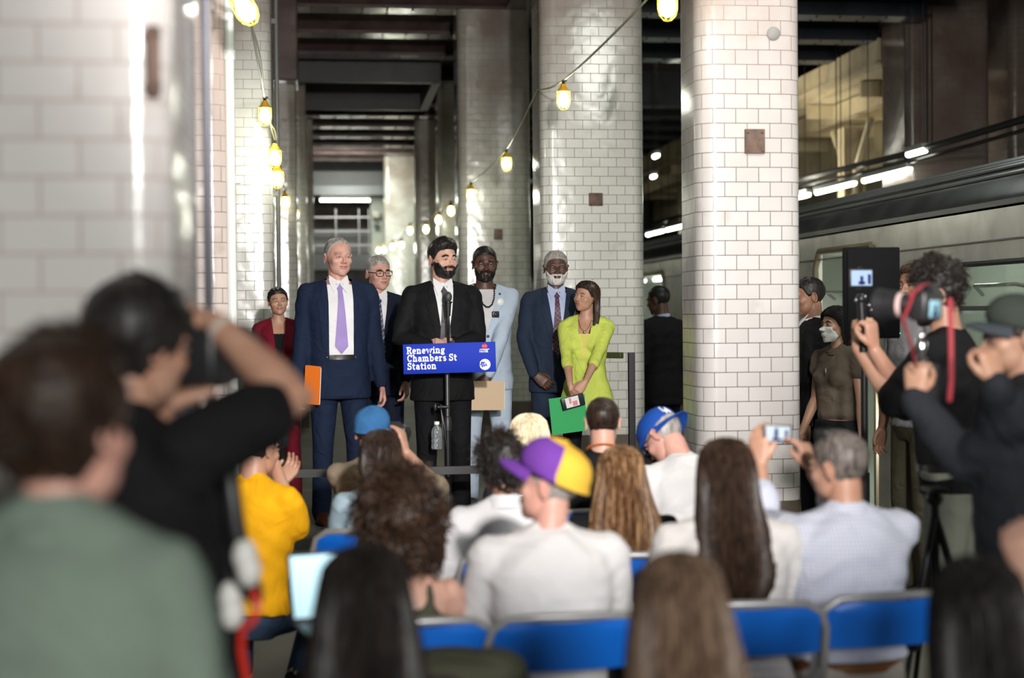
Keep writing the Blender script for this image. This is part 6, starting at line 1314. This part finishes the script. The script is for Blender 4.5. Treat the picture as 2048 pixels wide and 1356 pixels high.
# white blond hair
bl_ = seated(1056, 6.9, 830, 2, 'person with pale blond bobbed hair, seen above the purple and yellow cap', 'blue folding chair under the person with pale blond hair', sex='f', skin='pink', head=(-6, 2, 0), bulk=1.0, arms=lap, top=dict(t='tee', m=greytr), bottom=dict(m=greytr), facedetail=False,
  hair=dict(s='long', c='blond', n=600, r=0.0018, wave=0.003, rings=[(0.134, 0.012, 0.012, -0.01, 0), (0.124, 0.055, 0.062, -0.012, 0), (0.09, 0.090, 0.102, -0.012, 8), (0.045, 0.102, 0.114, -0.014, 48), (0.0, 0.110, 0.116, -0.018, 58), (-0.06, 0.114, 0.112, -0.022, 60), (-0.11, 0.110, 0.10, -0.025, 62), (-0.15, 0.09, 0.08, -0.02, 70)]))
# short dark hair, lanyard
sd = seated(1204, 6.35, 797, -8, 'person with cropped dark hair and an orange lanyard in a black shirt, second row', 'blue folding chair under the person with the orange lanyard', skin='fair', head=(-4, 2, 0), lean=2, bulk=1.1, arms=lap, top=dict(t='tee', m=blktee), bottom=dict(m=greytr), facedetail=False,
  hair=dict(s='short', c='dkbrown', line='short', th=0.006, n=1000, ln=0.009))
b = MB(); b.tube([sd.UB @ Vector((0.075*math.cos(a), -0.015+0.078*math.sin(a), 1.535-0.03*math.sin(a))) for a in [math.pi*(0.95+1.1*i/12) for i in range(13)]], 0.008, 6, flat=0.5); b.build('lanyard', mat('orange_lanyard', (0.75, 0.22, 0.06), 0.6), sd.o)
# blue cap with white letters, leaning
lc = seated(1418, 6.0, 822, 22, 'person in a backwards royal blue cap and white tee, bent forward', 'blue folding chair under the person in the royal blue cap', skin='pink', head=(18, 22, 0), lean=24, bulk=1.12, arms=lap, top=dict(t='tee', m=whtee, loose=0.010, fold=0.005), bottom=dict(m=greytr), hair=dict(s='short', c='grey', th=0.004, n=300, ln=0.006))
capb = mat('royal_blue_cap', (0.010, 0.060, 0.30), 0.75, kind='cloth', bump=0.3); o, C = baseball_cap(lc, capb, capb, yaw=180)
LL = MB(); Mx = lc.HM @ Matrix.Translation((-0.03, -0.126, 0.055)) @ Matrix.Rotation(-14*D2R, 4, 'X')
LM = lc.HM @ Matrix.Rotation(62*D2R, 4, 'Z') @ Matrix.Rotation(180*D2R, 4, 'Z') @ Matrix.Translation((0, 0, 0))
glasses(lc, BLKPL, r=0.0024)
# the raised letters sit on the crown panel that looks toward the camera
hit = None
mbL = MB(); Lc = lc.W @ lc.HM @ Vector((0.0, -0.03, 0.09))
dirc = (lc.HM.inverted() @ (lc.Wi @ P(1400, 822, 5.0)) - Vector((0, -0.03, 0.08))).normalized()
a0 = math.pi*1.10
def cap_pt(x, z):
    a = a0 - x/0.095; zz = 0.055+z; r = float(np.interp(zz, [0.03, 0.05, 0.075, 0.098, 0.116, 0.130], [1.02, 1.045, 1.025, 0.935, 0.78, 0.53])); return Vector((0.0885*r*math.sin(a), -0.002+0.1075*r*math.cos(a), zz+0.002))
def lett(text, x, y, size, wgt=0.1):
    for ch in text:
        for pl_ in GL[ch][1]: mbL.tube([lc.HM @ cap_pt(x+p[0]*size, y+p[1]*size) for p in pl_], size*wgt, 6)
        x += GL[ch][0]*size
lett('L', -0.020, 0.012, 0.034); lett('A', -0.008, 0.0, 0.034); mbL.build('cap_letters', wht, o)
# dark hair pale blue top, front by the stage
db = seated(756, 5.85, 862, -10, 'person with dark hair in a pale blue top, in front of the curly-haired person', 'blue folding chair under the person in the pale blue top', sex='f', skin='tan', head=(-8, 4, 0), lean=2, bulk=1.02, arms=lap, top=dict(t='tee', m=cloth('pale_blue_top', (0.36, 0.48, 0.55))), bottom=dict(m=khaki), facedetail=False,
  hair=dict(s='long', c='dkbrown', n=600, wave=0.002, rings=long_rings(0.20, 0.075, 0.085, -0.03, 66)))
# blue cap photographer
bcp = person('person in a faded blue cap photographing the stage, in front of the pale blue top', ground(733, 6.6), -28, P(733, 822, 6.6).z, pose='sit', skin='tan', head=(4, -2, 0), lean=4,
  arms=dict(R=dict(at=P(812, 905, 6.7), wfd=(-0.2, 0.15, 0.95), wpn=(-0.8, 0.4, 0), curl=0.35, pole=(0.5, -0.1, -1)), L=dict(wr=(-0.06, 0.30, 1.48), fd=(0.3, 0.5, 0.6), pn=(0.4, 0, 0.8), pole=(-0.5, 0, -1))), top=dict(t='tee', m=cloth('tan_tee', (0.30, 0.24, 0.17))), bottom=dict(m=khaki), hair=dict(s='short', c='brown', th=0.006, n=200))
capf = mat('faded_blue_cap', (0.035, 0.130, 0.30), 0.85, kind='cloth'); baseball_cap(bcp, capf, capf, pitch=12)
camera_rig('small silver and black camera raised by the person in the faded blue cap', P(792, 868, 6.95), rotzyx(-20), 0.75, 0.10, screen=False)
t = thing('equipment_case', 'black equipment case under the person in the faded blue cap', 'case', ground(733, 6.6)); b = MB(); b.box((0, 0, 0.22), (0.42, 0.36, 0.44), None, 0.02); b.build('case_body', BLKPL, t); b = MB(); b.tube([(-0.08, -0.19, 0.34), (-0.08, -0.215, 0.34), (0.08, -0.215, 0.34), (0.08, -0.19, 0.34)], 0.009, 8); b.build('handle', BLKMETAL, t)
chair(1575, 5.6, -4, 'empty blue folding chair in front of the white tile column')
# laptop
q = P(642, 1170, 3.75); t = thing('laptop', 'open laptop with a bright pale screen at lower left of the audience', 'laptop', q); t.rotation_euler = (0, 0, 14*D2R)
b = MB(); b.box((0, 0, 0), (0.16, 0.008, 0.17), rotzyx(0, 0, -18), 0.003); b.build('lid', mat('grey_laptop', (0.12, 0.12, 0.13), 0.4, 0.5), t)
b = MB(); b.box((0, -0.005, -0.0), (0.15, 0.003, 0.155), rotzyx(0, 0, -18)); b.build('screen', mat('lit_laptop_screen', (0.55, 0.85, 0.95), 0.4, emit=0.85), t)
b = MB(); b.box((0, -0.13, -0.09), (0.16, 0.22, 0.014), None, 0.004); b.build('keyboard_base', mat('grey_laptop', (0.12, 0.12, 0.13), 0.4, 0.5), t)
# yellow tee photographer kneeling
g = ground(488, 6.3); zt = P(488, 848, 6.3).z
yt = person('person in a bright yellow tee and jeans, kneeling and raising a camera', g, -32, zt, k=0.97, pose='sit', pelvis=(0, 0, zt-0.80), skin='tan', head=(-6, 0, 0), lean=7, bulk=1.0,
  legs=[((0.085, 0, zt-0.82), (0.13, 0.34, 0.30), (0.13, 0.20, 0.08)), ((-0.085, 0, zt-0.82), (-0.13, 0.12, 0.07), (-0.13, -0.32, 0.08))],
  arms=dict(R=dict(at=P(548, 925, 6.52), el=P(590, 1052, 6.35), wfd=(-0.35, 0.15, 0.9), wpn=(-0.8, 0.3, 0), curl=0.45), L=dict(wr=(-0.05, 0.26, 1.50), fd=(0.2, 0.6, 0.6), pn=(0.3, 0, 0.8), pole=(-0.5, 0, -1))),
  top=dict(t='tee', m=cloth('yellow_tee_cotton', (0.85, 0.42, 0.008), 0.8), sleeve=0.5, loose=0.014, fold=0.006, hem=.94, flare=0.02), bottom=dict(m=jean), hair=dict(s='short', c='black', th=0.010, n=400))
camera_rig('small black camera raised by the kneeling person in the yellow tee', P(528, 885, 6.62), rotzyx(-28), 0.85, 0.12, screen=False)
# ================================================================== THE NEAR PHOTOGRAPHERS
g = ground(196, 2.66); zt = P(240, 568, 2.72).z
CPOS = P(369, 712, 2.86)
bp = person('person with black hair in a black tee photographing, right elbow raised, at the left', g, -45, zt, skin='tan', head=(2, 0, 0), bulk=1.08, lean=7, vox=0.010,
  arms=dict(R=dict(at=P(428, 646, 2.84), el=P(588, 800, 2.74), wfd=(-0.65, 0.5, 0.25), wpn=(-0.1, 0.3, -1), curl=0.55, lift=0.03), L=dict(at=P(318, 815, 2.84), wfd=(0.85, 0.15, 0.3), wpn=(0, -0.1, 1), curl=0.35, pole=(-0.6, 0.1, -1))),
  top=dict(t='tee', m=blktee, sleeve=0.33, loose=0.014, fold=0.006, hem=.78), bottom=dict(m=blktr), hair=dict(s='short', c='black', line='low', th=0.022, side=0.8, n=1800, ln=0.035, lift=0.15), feat={})
b = MB(); s_, S, E, Wp = bp.A['R'][:4]; dv = (E-Wp).normalized(); b.tube([Wp+dv*0.02, Wp+dv*0.035], 0.032, 14, ends=False); b.build('wristband', mat('pale_band', (0.55, 0.48, 0.42), 0.5), bp.o)
camera_rig('black camera held to the eye by the near photographer in the black tee', CPOS, rotzyx(-24, 0, 0), 1.15, 0.14, screen=False, lens_ring=False)
g = ground(118, 1.95); zt = P(118, 700, 1.95).z
gs = person('person with dark brown hair and a sage green sweater at lower left', g, -22, zt, sex='f', skin='pink', head=(0, 4, -4), bulk=1.02, vox=0.010, headk=1.15,
  top=dict(t='sweater', m=cloth('sage_green_sweater', (0.165, 0.215, 0.175), 0.9), loose=0.02, fold=0.005, sw=1.15), bottom=dict(m=greytr), hair=dict(s='bun', c='dkbrown', c2='brown', line='low', th=0.020, bun=(-0.02, -0.122, 0.0), br=0.048, n=1600), facedetail=True)
# hanging camera straps with white bands and red cable next to the black tee
t = thing('monopod', 'black monopod with white banded clamps and a red cable beside the black tee', 'monopod', ground(470, 2.95))
o_ = ground(470, 2.95); rr_ = lambda *a: P(*a)-o_
b = MB(); b.tube([rr_(447, 905, 2.9), rr_(452, 1010, 2.9), rr_(462, 1150, 2.92), rr_(468, 1356, 2.95), (0, 0, 0.02)], 0.022, 10); b.build('outer_tube', BLKPL, t)
b = MB(); b.tube([rr_(455, 935, 2.85), rr_(470, 1050, 2.85), rr_(492, 1150, 2.86), rr_(508, 1190, 2.87)], 0.020, 10); b.tube([rr_(445, 950, 2.95), rr_(440, 1100, 2.95), rr_(452, 1250, 2.95)], 0.018, 8); b.build('folded_arm', BLKPL, t)
for a in ((489, 1112, 2.84), (497, 1140, 2.84), (461, 1195, 2.9), (464, 1226, 2.9)):
    b = MB(); c = rr_(*a); b.tube([c+Vector((0, 0, -0.009)), c+Vector((0.0, 0, 0.009))], 0.0245, 14); b.build('white_band', mat('white_band', (0.75, 0.75, 0.72), 0.5), t)
b = MB(); b.tube([rr_(508, 1185, 2.85), rr_(516, 1215, 2.84), rr_(507, 1240, 2.84), rr_(484, 1258, 2.85), rr_(482, 1300, 2.86), rr_(492, 1356, 2.88), rr_(495, 1450, 2.9)], 0.0075, 8); b.build('red_cable', mat('red_cable', (0.75, 0.04, 0.02), 0.4), t)
# raised hand at the right edge
rh = person('person at the right edge of whom only a raised hand shows', ground(2140, 3.1), 5, P(2140, 1090, 3.1).z, pose='sit', skin='fair', arms=dict(L=dict(at=P(2062, 1165, 2.95), wfd=(-0.25, 0.2, 1), wpn=(0.5, 0.6, 0), curl=0.5, pole=(-0.3, 0, -1)), R=lap['R']), top=dict(t='tee', m=greytr), bottom=dict(m=greytr), facedetail=False, hair=dict(s='short', c='brown', th=0.008, n=0))
chair(2140, 3.1, 5, 'blue folding chair at the right edge under the person with the raised hand')
# bag on the floor at bottom centre
t = thing('backpack', 'olive green bag lying on the chair back at the bottom left of centre', 'bag', P(930, 1345, 3.55))
b = MB(); b.ell((0, 0, 0), (0.16, 0.10, 0.06), rotzyx(5, 8, 0), 24, 14); b.ell((0.06, -0.03, 0.01), (0.09, 0.07, 0.055)); rb = remesh(b, 0.009, 3); rb.build('bag_body', olive, t)
b = MB(); b.tube([(-0.10, -0.05, 0.03), (-0.05, -0.10, 0.06), (0.03, -0.10, 0.05), (0.08, -0.08, 0.03)], 0.008, 6, flat=0.4); b.build('bag_strap', mat('olive_strap', (0.12, 0.12, 0.08), 0.7), t)
